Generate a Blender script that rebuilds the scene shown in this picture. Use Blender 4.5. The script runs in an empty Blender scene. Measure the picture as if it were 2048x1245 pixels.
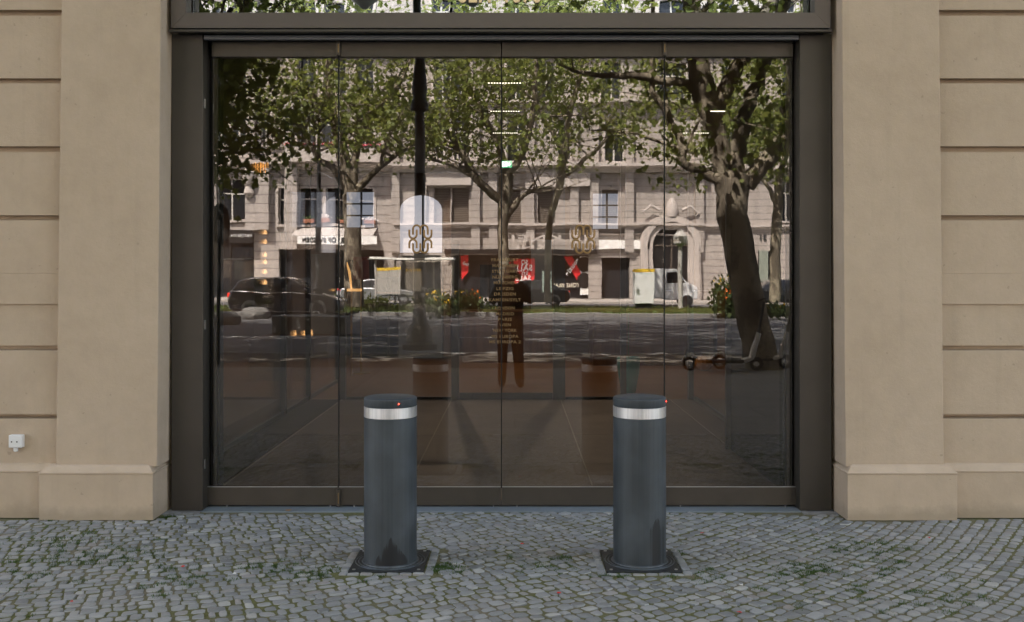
import bpy, math, random
import numpy as np
from mathutils import Vector, Matrix

# ------------------------------------------------------------------ camera, world, sun, exposure
sc = bpy.context.scene
F, CX, CY, H, G = 1980.0, 1030.0, 550.0, 1.55, 6.63      # focal (px of the 2048 frame), optical axis, eye height, glass plane
cam_d = bpy.data.cameras.new('camera'); cam = bpy.data.objects.new('camera', cam_d)
sc.collection.objects.link(cam); sc.camera = cam
cam.location = (0, 0, H); cam.rotation_euler = (math.radians(90), 0, 0)
cam_d.sensor_width = 36; cam_d.sensor_fit = 'HORIZONTAL'; cam_d.lens = F/2048*36
cam_d.shift_x = (1024-CX)/2048; cam_d.shift_y = -(622.5-CY)/2048
cam_d.clip_end = 1000; cam_d.clip_start = 0.05

SUN_EL, SUN_AZ = math.radians(56), math.radians(-31)       # azimuth measured from +Y towards +X
w = bpy.data.worlds.new('World'); sc.world = w; w.use_nodes = True
nt = w.node_tree; sky = nt.nodes.new('ShaderNodeTexSky'); sky.sky_type = 'NISHITA'; sky.sun_disc = False
sky.sun_elevation = SUN_EL; sky.sun_rotation = SUN_AZ; sky.dust_density = 1.5
bg = nt.nodes['Background']; bg.inputs[1].default_value = 0.15
sky_tint = nt.nodes.new('ShaderNodeMix'); sky_tint.data_type = 'RGBA'; sky_tint.blend_type = 'MULTIPLY'; sky_tint.inputs[0].default_value = 1
sky_tint.inputs[7].default_value = (1.23, .985, .82, 1)            # warm tint multiplied into the sky light, in place of camera white balance
nt.links.new(sky.outputs[0], sky_tint.inputs[6]); nt.links.new(sky_tint.outputs[2], bg.inputs[0])
sun_d = bpy.data.lights.new('sun', 'SUN'); sun = bpy.data.objects.new('sun', sun_d); sc.collection.objects.link(sun)
sun_d.energy = 5.0; sun_d.angle = math.radians(0.5); sun_d.color = (1, .94, .86)
to_sun = Vector((math.sin(SUN_AZ)*math.cos(SUN_EL), math.cos(SUN_AZ)*math.cos(SUN_EL), math.sin(SUN_EL)))
sun.rotation_euler = to_sun.to_track_quat('Z', 'Y').to_euler()
sc.view_settings.view_transform = 'Standard'; sc.view_settings.look = 'None'
sc.view_settings.exposure = 2.66; sc.view_settings.gamma = 1
cy = sc.cycles
cy.use_denoising = True; cy.max_bounces = 10; cy.transparent_max_bounces = 24; cy.diffuse_bounces = 4; cy.glossy_bounces = 5
cy.sample_clamp_indirect = 6; cy.caustics_reflective = False; cy.caustics_refractive = False

# ------------------------------------------------------------------ helpers
C = sc.collection
def P(px, py, d): return ((px-CX)/F*d, d, H-(py-CY)/F*d)
def R(px, py, dv):                                        # a point seen in the door glass at virtual distance dv
    x, _, z = P(px, py, dv); return (x, 2*G-dv, z)
def lin(r, g, b):
    f = lambda c: ((c/255+.055)/1.055)**2.4 if c > 10 else c/255/12.92
    return (f(r), f(g), f(b))

class MB:
    def __init__(s): s.v = []; s.f = []; s.mi = []; s.m = 0
    def add(s, vs, fs):
        n = len(s.v); s.v += [tuple(v) for v in vs]; s.f += [tuple(i+n for i in f) for f in fs]; s.mi += [s.m]*len(fs); return s
    def box(s, x0, x1, y0, y1, z0, z1):
        return s.add([(x0,y0,z0),(x1,y0,z0),(x1,y1,z0),(x0,y1,z0),(x0,y0,z1),(x1,y0,z1),(x1,y1,z1),(x0,y1,z1)],
                     [(0,3,2,1),(4,5,6,7),(0,1,5,4),(1,2,6,5),(2,3,7,6),(3,0,4,7)])
    def tube(s, pts, rs, n=8, cap=True):
        pts = [Vector(p) for p in pts]
        if not hasattr(rs, '__len__'): rs = [rs]*len(pts)
        vs = []; up = Vector((0.13, 0.07, 1)).normalized(); pa = None
        for i, p in enumerate(pts):
            t = (pts[min(i+1, len(pts)-1)]-pts[max(i-1, 0)])
            t = t.normalized() if t.length > 1e-9 else Vector((0,0,1))
            if pa is None:
                a = t.cross(up)
                if a.length < .1: a = t.cross(Vector((1, 0, 0)))
            else:
                a = pa - t*pa.dot(t)
            a.normalize(); pa = a; b = t.cross(a)
            for k in range(n):
                an = 2*math.pi*k/n; vs.append(p+(a*math.cos(an)+b*math.sin(an))*rs[i])
        fs = [(i*n+k, i*n+(k+1) % n, (i+1)*n+(k+1) % n, (i+1)*n+k) for i in range(len(pts)-1) for k in range(n)]
        if cap: fs += [tuple(range(n))[::-1], tuple((len(pts)-1)*n+k for k in range(n))]
        return s.add(vs, fs)
    def lathe(s, prof, c=(0,0,0), n=32, cap=True):         # prof: (radius, z)
        vs = [(c[0]+r*math.cos(2*math.pi*k/n), c[1]+r*math.sin(2*math.pi*k/n), c[2]+z) for r, z in prof for k in range(n)]
        fs = [(i*n+k, i*n+(k+1) % n, (i+1)*n+(k+1) % n, (i+1)*n+k) for i in range(len(prof)-1) for k in range(n)]
        if cap: fs += [tuple(range(n))[::-1], tuple((len(prof)-1)*n+k for k in range(n))]
        return s.add(vs, fs)
    def prism(s, poly, fn, a, b):                          # poly 2-D, fn(u, v, t) -> point, extruded t = a..b
        n = len(poly)
        return s.add([fn(u, v, a) for u, v in poly]+[fn(u, v, b) for u, v in poly],
                     [tuple(range(n))[::-1], tuple(range(n, 2*n))]+[(i, (i+1) % n, n+(i+1) % n, n+i) for i in range(n)])
    def build(s, name, mats, parent=None, smooth=False, bevel=0, seg=2):
        me = bpy.data.meshes.new(name); me.from_pydata(s.v, [], s.f)
        for m in (mats if isinstance(mats, (list, tuple)) else [mats]): me.materials.append(m)
        me.polygons.foreach_set('material_index', s.mi)
        import bmesh
        bm = bmesh.new(); bm.from_mesh(me); bmesh.ops.recalc_face_normals(bm, faces=bm.faces); bm.to_mesh(me); bm.free()
        if smooth:
            me.polygons.foreach_set('use_smooth', [True]*len(me.polygons))
            try: me.set_sharp_from_angle(angle=math.radians(38))
            except Exception: pass
        o = bpy.data.objects.new(name, me); C.objects.link(o)
        if parent: o.parent = parent; o.matrix_parent_inverse = Matrix.Identity(4)
        if parent and parent.type == 'EMPTY':
            o.location = -parent_loc(parent)
        elif parent: pass
        if bevel:
            b = o.modifiers.new('bevel', 'BEVEL'); b.width = bevel; b.segments = seg; b.limit_method = 'ANGLE'; b.angle_limit = math.radians(40)
            b.harden_normals = False
        return o
def parent_loc(p): return Vector(p.location)
def tag(o, label, cat, group=None, kind=None):
    o['label'] = label; o['category'] = cat
    if group: o['group'] = group
    if kind: o['kind'] = kind
    return o
def struct(o): o['kind'] = 'structure'; return o
def stuff(o, label=None, cat=None):
    o['kind'] = 'stuff'
    if label: o['label'] = label; o['category'] = cat
    return o
def empty(name, loc, label, cat, group=None):
    o = bpy.data.objects.new(name, None); C.objects.link(o); o.location = loc; o.empty_display_size = .1
    return tag(o, label, cat, group)
def dup(root, loc, label, group=None):
    r = root.copy(); C.objects.link(r); r.location = loc; r['label'] = label
    if group: r['group'] = group
    def rec(a, b):
        for ch in a.children:
            c = ch.copy(); C.objects.link(c); c.parent = b; rec(ch, c)
    rec(root, r); return r

# ------------------------------------------------------------------ materials
class N:
    def __init__(s, name):
        s.m = bpy.data.materials.new(name); s.m.use_nodes = True; s.t = s.m.node_tree; s.b = s.t.nodes['Principled BSDF']
    def n(s, kind, **kw):
        x = s.t.nodes.new(kind)
        for k, v in kw.items():
            if k.startswith('i_'): x.inputs[k[2:].replace('_', ' ')].default_value = v
            else: setattr(x, k, v)
        return x
    def l(s, a, b): s.t.links.new(a, b)
    def coord(s, scale=(1,1,1), kind='Object'):
        c = s.n('ShaderNodeTexCoord'); m = s.n('ShaderNodeMapping'); m.inputs['Scale'].default_value = scale
        s.l(c.outputs[kind], m.inputs[0]); return m.outputs[0]
    def noise(s, vec, scale, detail=6, rough=.6):
        x = s.n('ShaderNodeTexNoise'); x.inputs['Scale'].default_value = scale; x.inputs['Detail'].default_value = detail
        x.inputs['Roughness'].default_value = rough; s.l(vec, x.inputs['Vector']); return x.outputs['Fac']
    def ramp(s, fac, stops):
        r = s.n('ShaderNodeValToRGB'); e = r.color_ramp.elements
        while len(e) < len(stops): e.new(.5)
        for i, (p, c) in enumerate(stops):
            e[i].position = p; e[i].color = (*c, 1) if len(c) == 3 else c
        s.l(fac, r.inputs[0]); return r.outputs[0]
    def mix(s, fac, a, b, mode='MIX'):
        m = s.n('ShaderNodeMix', data_type='RGBA', blend_type=mode)
        for sock, v in ((m.inputs[0], fac), (m.inputs[6], a), (m.inputs[7], b)):
            if hasattr(v, 'links'): s.l(v, sock)
            elif isinstance(v, (int, float)): sock.default_value = v
            else: sock.default_value = (*v[:3], 1)
        return m.outputs[2]
    def math(s, op, a, b=0.0):
        m = s.n('ShaderNodeMath', operation=op)
        for sock, v in ((m.inputs[0], a), (m.inputs[1], b)):
            if hasattr(v, 'links'): s.l(v, sock)
            else: sock.default_value = v
        return m.outputs[0]
    def bump(s, h, strength=.3, dist=.01):
        b = s.n('ShaderNodeBump'); b.inputs['Strength'].default_value = strength; b.inputs['Distance'].default_value = dist
        s.l(h, b.inputs['Height']); s.l(b.outputs[0], s.b.inputs['Normal'])
def mat(name, col, rough=.7, metal=0, var=.15, vscale=3, bump=.0, bscale=60, coat=0, emit=0, ecol=None, spec=.5):
    q = N(name); v = q.coord(); b = q.b
    n1 = q.noise(v, vscale)
    lo = tuple(c*(1-var) for c in col); hi = tuple(min(1, c*(1+var)) for c in col)
    q.l(q.ramp(n1, [(.25, lo), (.75, hi)]), b.inputs['Base Color'])
    b.inputs['Roughness'].default_value = rough; b.inputs['Metallic'].default_value = metal
    b.inputs['Specular IOR Level'].default_value = spec
    if coat: b.inputs['Coat Weight'].default_value = coat; b.inputs['Coat Roughness'].default_value = .05
    if bump: q.bump(q.noise(v, bscale, 8, .7), 1, bump)
    if emit: b.inputs['Emission Color'].default_value = (*(ecol or col), 1); b.inputs['Emission Strength'].default_value = emit
    return q.m

def render_wall():
    q = N('painted_render'); v = q.coord(); b = q.b
    big = q.noise(v, .9, 5, .6); mid = q.noise(v, 7, 6, .65); fine = q.noise(v, 160, 4, .7)
    c = q.ramp(big, [(.3, (.455, .362, .270)), (.7, (.525, .425, .328))])
    c = q.mix(.22, c, q.ramp(mid, [(.35, (.34, .265, .185)), (.65, (.52, .415, .305))]))
    # grime creeping up from the paving
    g = q.coord(); sp = q.n('ShaderNodeSeparateXYZ'); q.l(g, sp.inputs[0])
    low = q.math('SUBTRACT', .16, q.math('ADD', sp.outputs[2], q.math('MULTIPLY', mid, .12)))
    low = q.math('MINIMUM', q.math('MAXIMUM', q.math('MULTIPLY', low, 7), 0), .5)
    c = q.mix(low, c, (.25, .21, .15))
    sv = q.coord((14, 14, .8)); st = q.ramp(q.noise(sv, 1, 5, .6), [(.55, (0, 0, 0)), (.8, (1, 1, 1))])
    c = q.mix(q.math('MULTIPLY', st, .12), c, (.2, .17, .12))
    sk = q.ramp(q.noise(v, 26, 2, .5), [(.73, (0, 0, 0)), (.76, (1, 1, 1))])
    c = q.mix(q.math('MULTIPLY', sk, .35), c, (.22, .18, .13))
    q.l(c, b.inputs['Base Color']); b.inputs['Roughness'].default_value = .88
    hh = q.math('ADD', q.math('MULTIPLY', fine, .6), q.math('MULTIPLY', q.noise(v, 38, 5, .6), 1.0))
    q.bump(hh, .55, .0035); return q.m
M = {}
M['wall'] = render_wall()
M['bronze'] = mat('bronze_anodised', (.066, .060, .053), .42, .55, .12, 3, .0004, 500)
M['bronze_door'] = mat('bronze_door_rail', (.084, .074, .063), .42, .6, .12, 4, .0004, 500)
M['bronze_light'] = mat('bronze_frame', (.118, .103, .096), .4, .55, .08, 2, .0003, 500)
M['gap'] = mat('dark_recess', (.006, .006, .006), .8)
M['track'] = mat('steel_track', (.20, .215, .24), .35, .7, .05)
M['pin'] = mat('brass_pin', (.25, .18, .1), .35, .9, .1)
M['steel'] = mat('brushed_steel', (.55, .57, .6), .3, 1, .05)

def bollard_paint():
    q = N('bollard_paint'); b = q.b
    v = q.coord((90, 90, .7)); s1 = q.noise(v, 1, 5, .6); bl = q.noise(q.coord(), 5.5, 4, .5)
    c = q.ramp(bl, [(.25, (.022, .030, .037)), (.5, (.037, .048, .059)), (.75, (.066, .082, .100))])
    c = q.mix(.22, c, q.ramp(s1, [(.3, (.014, .020, .025)), (.7, (.09, .104, .118))]))  # vertical streaks imitate a sheen in the paint colour
    # run marks of dried liquid near the foot, facing the street
    co = q.coord(); sp = q.n('ShaderNodeSeparateXYZ'); q.l(co, sp.inputs[0])
    x, y, z = sp.outputs
    runs = q.noise(q.coord((30, 3, 0.2)), 2.0, 3, .6)
    at = q.n('ShaderNodeAttribute', attribute_name='stain', attribute_type='OBJECT')
    sx = q.n('ShaderNodeSeparateXYZ'); q.l(at.outputs['Vector'], sx.inputs[0])        # centre x, half width, top z
    dx = q.math('ABSOLUTE', q.math('SUBTRACT', x, sx.outputs[0]))
    wd = q.math('SUBTRACT', sx.outputs[1], q.math('ADD', dx, 0))
    top = q.math('SUBTRACT', sx.outputs[2], q.math('ADD', z, q.math('MULTIPLY', dx, 1.5)))
    e = q.math('MINIMUM', q.math('MULTIPLY', wd, 60), q.math('MULTIPLY', top, 30))
    e = q.math('ADD', e, q.math('MULTIPLY', q.math('SUBTRACT', runs, .46), 7))
    band = q.math('LESS_THAN', q.math('ABSOLUTE', q.math('SUBTRACT', z, q.math('SUBTRACT', sx.outputs[2], .03))), .035)
    front = q.math('LESS_THAN', y, 5.366)
    inside = q.math('MULTIPLY', q.math('GREATER_THAN', wd, 0), q.math('GREATER_THAN', top, 0))
    msk = q.math('MULTIPLY', q.math('MULTIPLY', q.math('MINIMUM', q.math('MAXIMUM', e, 0), 1), front), inside)
    c = q.mix(q.math('MULTIPLY', msk, .85), c, (.003, .004, .006))
    q.l(c, b.inputs['Base Color']); b.inputs['Roughness'].default_value = .5
    q.l(q.ramp(bl, [(.3, (.42,)*3), (.7, (.62,)*3)]), b.inputs['Roughness'])
    q.bump(q.math('ADD', s1, q.noise(co, 300, 3)), .3, .0008); return q.m
M['bollard'] = bollard_paint()
M['plate'] = mat('cast_iron_plate', (.022, .026, .03), .55, .3, .4, 30, .002, 120)
M['band'] = None
def band():
    q = N('polished_band'); b = q.b; s1 = q.noise(q.coord((120, 120, 2)), 1, 4)
    q.l(q.ramp(s1, [(.3, (.62, .64, .68)), (.7, (.85, .87, .9))]), b.inputs['Base Color'])
    b.inputs['Metallic'].default_value = .75; b.inputs['Roughness'].default_value = .33; q.bump(s1, .1, .001); return q.m
M['band'] = band()
M['led'] = mat('red_led', (1, .08, .02), .4, emit=3.2, ecol=(1, .03, .015))

def glass(name, refl, tint, wob, gcol=(1, .985, .97)):
    q = N(name); t = q.t; t.nodes.remove(q.b); out = [n for n in t.nodes if n.type == 'OUTPUT_MATERIAL'][0]
    gl = q.n('ShaderNodeBsdfGlossy'); gl.inputs['Roughness'].default_value = 0.0; gl.inputs['Color'].default_value = (*gcol, 1)
    tr = q.n('ShaderNodeBsdfTransparent'); tr.inputs['Color'].default_value = (*tint, 1)
    fr = q.n('ShaderNodeLayerWeight'); fr.inputs['Blend'].default_value = .35
    fac = q.math('ADD', q.math('MULTIPLY', fr.outputs['Fresnel'], .6), refl)
    mx = q.n('ShaderNodeMixShader'); q.l(fac, mx.inputs[0]); q.l(tr.outputs[0], mx.inputs[1]); q.l(gl.outputs[0], mx.inputs[2])
    q.l(mx.outputs[0], out.inputs[0])
    if wob:
        n1 = q.noise(q.coord((1.3, 1, 2.2)), 1.5, 2, .4)
        bp = q.n('ShaderNodeBump'); bp.inputs['Strength'].default_value = 1; bp.inputs['Distance'].default_value = wob
        q.l(n1, bp.inputs['Height']); q.l(bp.outputs[0], gl.inputs['Normal'])
    return q.m
M['glass'] = glass('door_glass', .064, (.82, .80, .77), .00026)
M['glass_top'] = glass('transom_glass', .25, (.5, .5, .5), .0007, (.84, .93, 1.0))
M['glass_in'] = glass('inner_glass', .05, (.93, .93, .92), 0)
M['gold'] = mat('gold_lettering', (.34, .21, .085), .5, .4, .1)
M['goldl'] = mat('gold_list_lettering', (.22, .14, .06), .6, .2, .1)
M['gold_pale'] = mat('pale_gold_lettering', (.85, .66, .40), .4, .2, .05)

# ------------------------------------------------------------------ ground
def stone_mat():
    q = N('cobble_stone'); b = q.b; v = q.coord()
    g = q.n('ShaderNodeNewGeometry'); rnd = g.outputs['Random Per Island']
    c = q.ramp(rnd, [(0, (.10, .113, .122)), (.25, (.20, .22, .232)), (.55, (.28, .302, .318)), (.8, (.42, .44, .45)), (.90, (.27, .24, .225)), (1, (.60, .61, .59))])
    mt = q.noise(v, 45, 6, .7); pat = q.noise(v, .8, 4, .55)
    c = q.mix(.45, c, q.ramp(mt, [(.3, (.12, .122, .127)), (.7, (.34, .345, .345))]))
    c = q.mix(q.math('MULTIPLY', q.ramp(pat, [(.42, (0,)*3), (.68, (1,)*3)]), .45), c, (.36, .36, .355))
    # sandy dust caught between and over stones
    d = q.ramp(q.noise(v, 2.3, 6, .7), [(.56, (0,)*3), (.68, (1,)*3)])
    c = q.mix(q.math('MULTIPLY', d, .4), c, (.25, .245, .21))
    q.l(c, b.inputs['Base Color']); b.inputs['Roughness'].default_value = .62
    q.l(q.ramp(mt, [(.3, (.45,)*3), (.7, (.8,)*3)]), b.inputs['Roughness'])
    q.bump(q.math('ADD', mt, q.noise(v, 260, 3)), .8, .004); return q.m
def joint_mat():
    q = N('joint_sand'); b = q.b; v = q.coord()
    c = q.ramp(q.noise(v, 120, 5, .7), [(.3, (.10, .09, .065)), (.7, (.26, .235, .17))])
    mo = q.ramp(q.noise(v, 1.9, 6, .75), [(.38, (0,)*3), (.56, (1,)*3)])
    c = q.mix(mo, c, q.ramp(q.noise(v, 60, 4), [(.3, (.075, .082, .025)), (.7, (.16, .16, .06))]))
    q.l(c, b.inputs['Base Color']); b.inputs['Roughness'].default_value = .95
    q.bump(q.noise(v, 200, 4), .9, .005); return q.m
M['stone'] = stone_mat(); M['joint'] = joint_mat()
rng = random.Random(7)
X0, X1, Y0, Y1 = -5.2, 5.2, 3.62, 6.60
PLATES = [(-.67, 5.355), (.675, 5.353)]
def blocked(x, y):
    for a, b_ in PLATES:
        if abs(x-a) < .24 and abs(y-b_) < .245: return True
    if y > 6.475 and -2.07 < x < 1.89: return True
    if y > 6.50: return True
    if y > 6.285 and (x < -2.27 or x > 2.10): return True
    return False
def jit(a): return rng.uniform(-a, a)
def stone(mb, quad, zb):
    # quad: 4 corners ccw, rounded to 8 points
    c = [Vector((p[0], p[1])) for p in quad]; ctr = sum(c, Vector((0, 0)))/4
    pts = []
    for i in range(4):
        a, p, n_ = c[i-1], c[i], c[(i+1) % 4]; k = rng.uniform(.12, .30)
        pts.append(p+(a-p)*k*.8); pts.append(p+(n_-p)*k*.8)
    h = rng.uniform(-.003, .004)+zb; tx, ty = jit(.07), jit(.07)
    vs = []
    for sc_, dz in ((1.0, -.020), (.985, -.005), (.93, -.0008), (.80, .0008)):
        for p in pts:
            o = p-ctr; vs.append((ctr.x+o.x*sc_, ctr.y+o.y*sc_, h+dz+o.x*tx+o.y*ty))
    fs = [(r*8+k, r*8+(k+1) % 8, (r+1)*8+(k+1) % 8, (r+1)*8+k) for r in range(3) for k in range(8)]+[tuple(24+k for k in range(8))]
    mb.add(vs, fs)
cob = MB()
cc = (-3.7, 10.8)
r_ = 3.9
wav = lambda th, r: .05*math.sin(th*9+r*1.3)+.03*math.sin(th*23+r*2.1)
while r_ < 12.5:
    pitch = rng.uniform(.054, .076)
    th = -1.5
    while th < 1.5:
        ln = rng.uniform(.046, .092)/r_; g = .0058
        x = cc[0]+r_*math.sin(th+ln/2); y = cc[1]-r_*math.cos(th+ln/2)
        if X0 < x < X1 and Y0 < y < Y1 and not blocked(x, y):
            # the fan opens only to the right; left of it rows run straight
            def pt(tt, rr): return (cc[0]+rr*math.sin(tt)+jit(.006), cc[1]-rr*math.cos(tt)+jit(.006)+wav(tt, rr)*.8)
            gr = g/r_; 
            quad = [pt(th+gr, r_+pitch-g), pt(th+ln-gr, r_+pitch-g), pt(th+ln-gr, r_+g), pt(th+gr, r_+g)]
            yy = quad[0][1]
            cen = (sum(p[0] for p in quad)/4, sum(p[1] for p in quad)/4)
            if not blocked(*cen) and cen[1] < 6.49: stone(cob, quad, -.002)
        th += ln
    r_ += pitch
# straight edging setts round the bollard plates
for a, b_ in PLATES:
    for k in range(7):
        for sgn in (-1, 1):
            y0 = b_-.235+k*.068; xx = a+sgn*.223
            stone(cob, [(xx-.022, y0+jit(.002)), (xx+.022, y0), (xx+.022, y0+.062), (xx-.022, y0+.062+jit(.002))], .001)
    for k in range(6):
        x0 = a-.2+k*.068
        stone(cob, [(x0, b_-.24), (x0+.062, b_-.24+jit(.003)), (x0+.062, b_-.21), (x0, b_-.21)], .001)
o = cob.build('cobbled_pavement', M['stone'], smooth=True); struct(o)
j = MB(); j.add([(-16, 3.6, -.0062), (16, 3.6, -.0062), (16, 6.75, -.0062), (-16, 6.75, -.0062)], [(0, 1, 2, 3)])
struct(j.build('paving_bed', M['joint']))
# grass tufts and moss in the joints
tf = MB(); gr = random.Random(3)
spots = []
def px_ground(px, py):
    d = F*H/(py-CY); return ((px-CX)/F*d, d)
for (cx_, cy_, sx_, sy_, n_) in [(130, 1095, 130, 45, 90), (60, 1160, 70, 60, 24), (230, 1110, 60, 30, 30), (320, 1150, 90, 50, 30), (620, 1140, 90, 16, 40), (890, 1136, 40, 8, 34),
                            (1100, 1135, 70, 18, 22), (1350, 1120, 16, 26, 14), (1420, 1150, 60, 20, 16), (1600, 1145, 110, 18, 46), (1750, 1115, 90, 30, 34), (1830, 1200, 110, 30, 26),
                            (770, 1150, 60, 4, 12), (1210, 1151, 60, 4, 8), (1340, 1150, 10, 8, 8), (335, 1034, 6, 3, 10), (1650, 1190, 200, 40, 22), (500, 1130, 120, 20, 24), (1700, 1090, 60, 16, 14)]:
    for _ in range(n_):
        px = gr.gauss(cx_, sx_*.6); py = min(1240, max(1034, gr.gauss(cy_, sy_*.6)))
        x, y = px_ground(px, py)
        if abs(x) < 5 and not blocked(x, y): spots.append((x, y))
for x, y in spots:
    big = gr.random() < .3
    for _ in range(60 if big else 24):
        bx, by = x+gr.gauss(0, .022 if big else .012), y+gr.gauss(0, .020 if big else .016)
        h = gr.uniform(.003, .011) if big else gr.uniform(.001, .006); a = gr.uniform(0, 6.28); wdt = gr.uniform(.0014, .003); lean = gr.uniform(0, .012)
        dx, dy = math.cos(a)*wdt, math.sin(a)*wdt; lx, ly = math.sin(a)*lean, -math.cos(a)*lean
        tf.add([(bx-dx, by-dy, -.012), (bx+dx, by+dy, -.012), (bx+dx*.7+lx*.5, by+dy*.7+ly*.5, -.012+(h+.012)*.65), (bx+lx, by+ly, h)], [(0, 1, 2, 3)])
def leafmat(name, a, b_, trans=.4, tc=(.14, .20, .02)):
    q = N(name); t = q.t; bs = q.b
    g = q.n('ShaderNodeNewGeometry')
    c = q.ramp(g.outputs['Random Per Island'], [(0, a), (1, b_)])
    c = q.mix(.5, c, q.ramp(q.noise(q.coord(), .9, 4), [(.3, a), (.7, b_)]))
    q.l(c, bs.inputs['Base Color']); bs.inputs['Roughness'].default_value = .5
    tr = q.n('ShaderNodeBsdfTranslucent'); q.l(q.mix(.5, c, tc), tr.inputs['Color'])
    mx = q.n('ShaderNodeMixShader'); mx.inputs[0].default_value = trans
    out = [n for n in t.nodes if n.type == 'OUTPUT_MATERIAL'][0]
    q.l(bs.outputs[0], mx.inputs[1]); q.l(tr.outputs[0], mx.inputs[2]); q.l(mx.outputs[0], out.inputs[0]); return q.m
M['grass'] = leafmat('grass_blades', (.03, .075, .010), (.065, .12, .02), .3)
stuff(tf.build('grass_tufts', M['grass']), 'small green grass and moss tufts growing in the cobble joints', 'grass')

# far ground
M['asphalt'] = mat('asphalt', (.085, .085, .09), .85, 0, .2, .6, .004, 90)
def slab_mat():
    q = N('granite_slabs'); b = q.b
    v = q.coord(); br = q.n('ShaderNodeTexBrick'); q.l(v, br.inputs[0]); br.inputs['Scale'].default_value = 1
    br.inputs['Brick Width'].default_value = 1.1; br.inputs['Row Height'].default_value = .8; br.inputs['Mortar Size'].default_value = .008
    br.inputs['Color1'].default_value = (.20, .195, .19, 1); br.inputs['Color2'].default_value = (.26, .25, .24, 1); br.inputs['Mortar'].default_value = (.05, .05, .045, 1)
    q.l(q.mix(.4, br.outputs[0], q.ramp(q.noise(v, 3, 6, .7), [(.3, (.14, .135, .13)), (.7, (.3, .29, .28))])), b.inputs['Base Color'])
    b.inputs['Roughness'].default_value = .8; return q.m
M['slab'] = slab_mat()
M['earthy'] = mat('small_sett_strip', (.12, .105, .09), .9, 0, .35, 2.5, .01, 30)
M['kerbstone'] = mat('granite_kerb', (.20, .195, .19), .8, 0, .15, 4, .003, 60)
M['darkgran'] = mat('shade_dark_granite', (.16, .155, .15), .85, 0, .25, 2, .004, 40)  # darker granite, the planter's shade put into the colour
M['turf'] = mat('turf', (.055, .10, .018), .95, 0, .3, 1.2, .02, 40)
M['farpave'] = mat('pale_pavement', (.38, .35, .32), .85, 0, .1, 1, .002, 40)
def sheet(name, y0, y1, z, m, x=60):
    mb = MB(); mb.add([(-x, y0, z), (x, y0, z), (x, y1, z), (-x, y1, z)], [(0, 1, 2, 3)]); return struct(mb.build(name, m))
sheet('ground', -300, 120, -.20, M['asphalt'], 300)
mb = MB().box(-60, 60, -3.2, 3.6, -.18, -.004); struct(mb.build('pavement', M['slab']))
mb = MB().box(-60, 60, -6.2, -3.2, -.18, -.010); struct(mb.build('tree_strip', M['earthy']))
mb = MB().box(-60, 60, -6.5, -6.2, -.18, .0); struct(mb.build('kerb', M['kerbstone'], bevel=.02))
sheet('road', -26.5, -6.5, -.13, M['asphalt'])
mb = MB().box(-60, 60, -26.75, -26.5, -.18, .03); struct(mb.build('kerb', M['kerbstone'], bevel=.02))
mb = MB().box(-60, 60, -35.5, -26.75, -.18, .0); struct(mb.build('median_strip', M['turf']))
sheet('road', -45.2, -35.5, -.13, M['asphalt'])
mb = MB().box(-60, 60, -50.75, -45.2, -.18, .0); struct(mb.build('pavement', M['farpave']))
# lane dashes
M['paint'] = mat('road_paint', (.7, .7, .68), .7, 0, .15, 5)
mb = MB()
for k in range(-9, 10): mb.add([(k*6-1.5, -13.06, -.126), (k*6+1.5, -13.06, -.126), (k*6+1.5, -12.94, -.126), (k*6-1.5, -12.94, -.126)], [(0, 1, 2, 3)])
struct(mb.build('lane_marking', M['paint']))
M['lawn'] = leafmat('lawn_blades', (.06, .08, .018), (.14, .15, .045), .3, (.16, .18, .05))
M['shrub'] = leafmat('shrub_leaves', (.03, .05, .015), (.08, .11, .03), .25, (.1, .13, .03))
# long grass of the median
mb = MB(); g2 = random.Random(11)
for _ in range(9000):
    x, y = g2.uniform(-26, 22), g2.uniform(-35, -27)
    h = g2.uniform(.05, .16); a = g2.uniform(0, 3.14); wd = g2.uniform(.03, .08); dx, dy = math.cos(a)*wd, math.sin(a)*wd
    mb.add([(x-dx, y-dy, 0), (x+dx, y+dy, 0), (x+dx*.4+g2.uniform(-.05, .05), y, h)], [(0, 1, 2)])
stuff(mb.build('median_grass', M['lawn']), 'sunlit lawn grass on the central strip of the boulevard', 'grass')

# ------------------------------------------------------------------ our building
def zof(py, d): return H-(py-CY)/F*d
YP, YQ = 6.30, 6.36            # pilaster face, rusticated wall face
bld = empty('shop_building', (0, 6.6, 0), 'beige rendered shop building with grooved walls and smooth pilasters round a bronze glass entrance', 'building')
def xlean(xt, xb, z):          # the reveals batter slightly towards the foot
    return xb+(xt-xb)*(z-.35)/2.95
def wall_profile():
    gz = [(20, 32), (157, 167), (293, 305), (431, 441), (692, 702), (829, 838)]
    pr = [(YQ, .30)]
    zs = sorted([(zof(b_, YQ), zof(a, YQ)) for a, b_ in gz])
    z609 = zof(609, YQ)
    for z0, z1 in zs:
        if z1 < z609-.1 or True:
            yq = YQ
            rec = zs[1]
            a_y = YQ+.014 if (z0, z1) == zs[1] else YQ
            pr += [(YQ if (z0, z1) != rec else YQ, z0), (YQ+.060, z0+.008), (YQ+.060, z1-.0), (YQ+(.012 if (z0, z1) == rec else 0), z1)]
            if (z0, z1) == rec: pr += [(YQ+.016, z609), (YQ, z609+.0015), (YQ, zof(548, YQ)-.001), (YQ+.003, zof(548, YQ)), (YQ, zof(548, YQ)+.001)]
    z = zs[-1][0]
    while z < 4.6:
        z += .4386; pr += [(YQ, z), (YQ+.03, z+.003), (YQ+.03, z+.036), (YQ, z+.036)]
    pr += [(YQ, 5.2)]
    return pr
pr = wall_profile()
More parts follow.
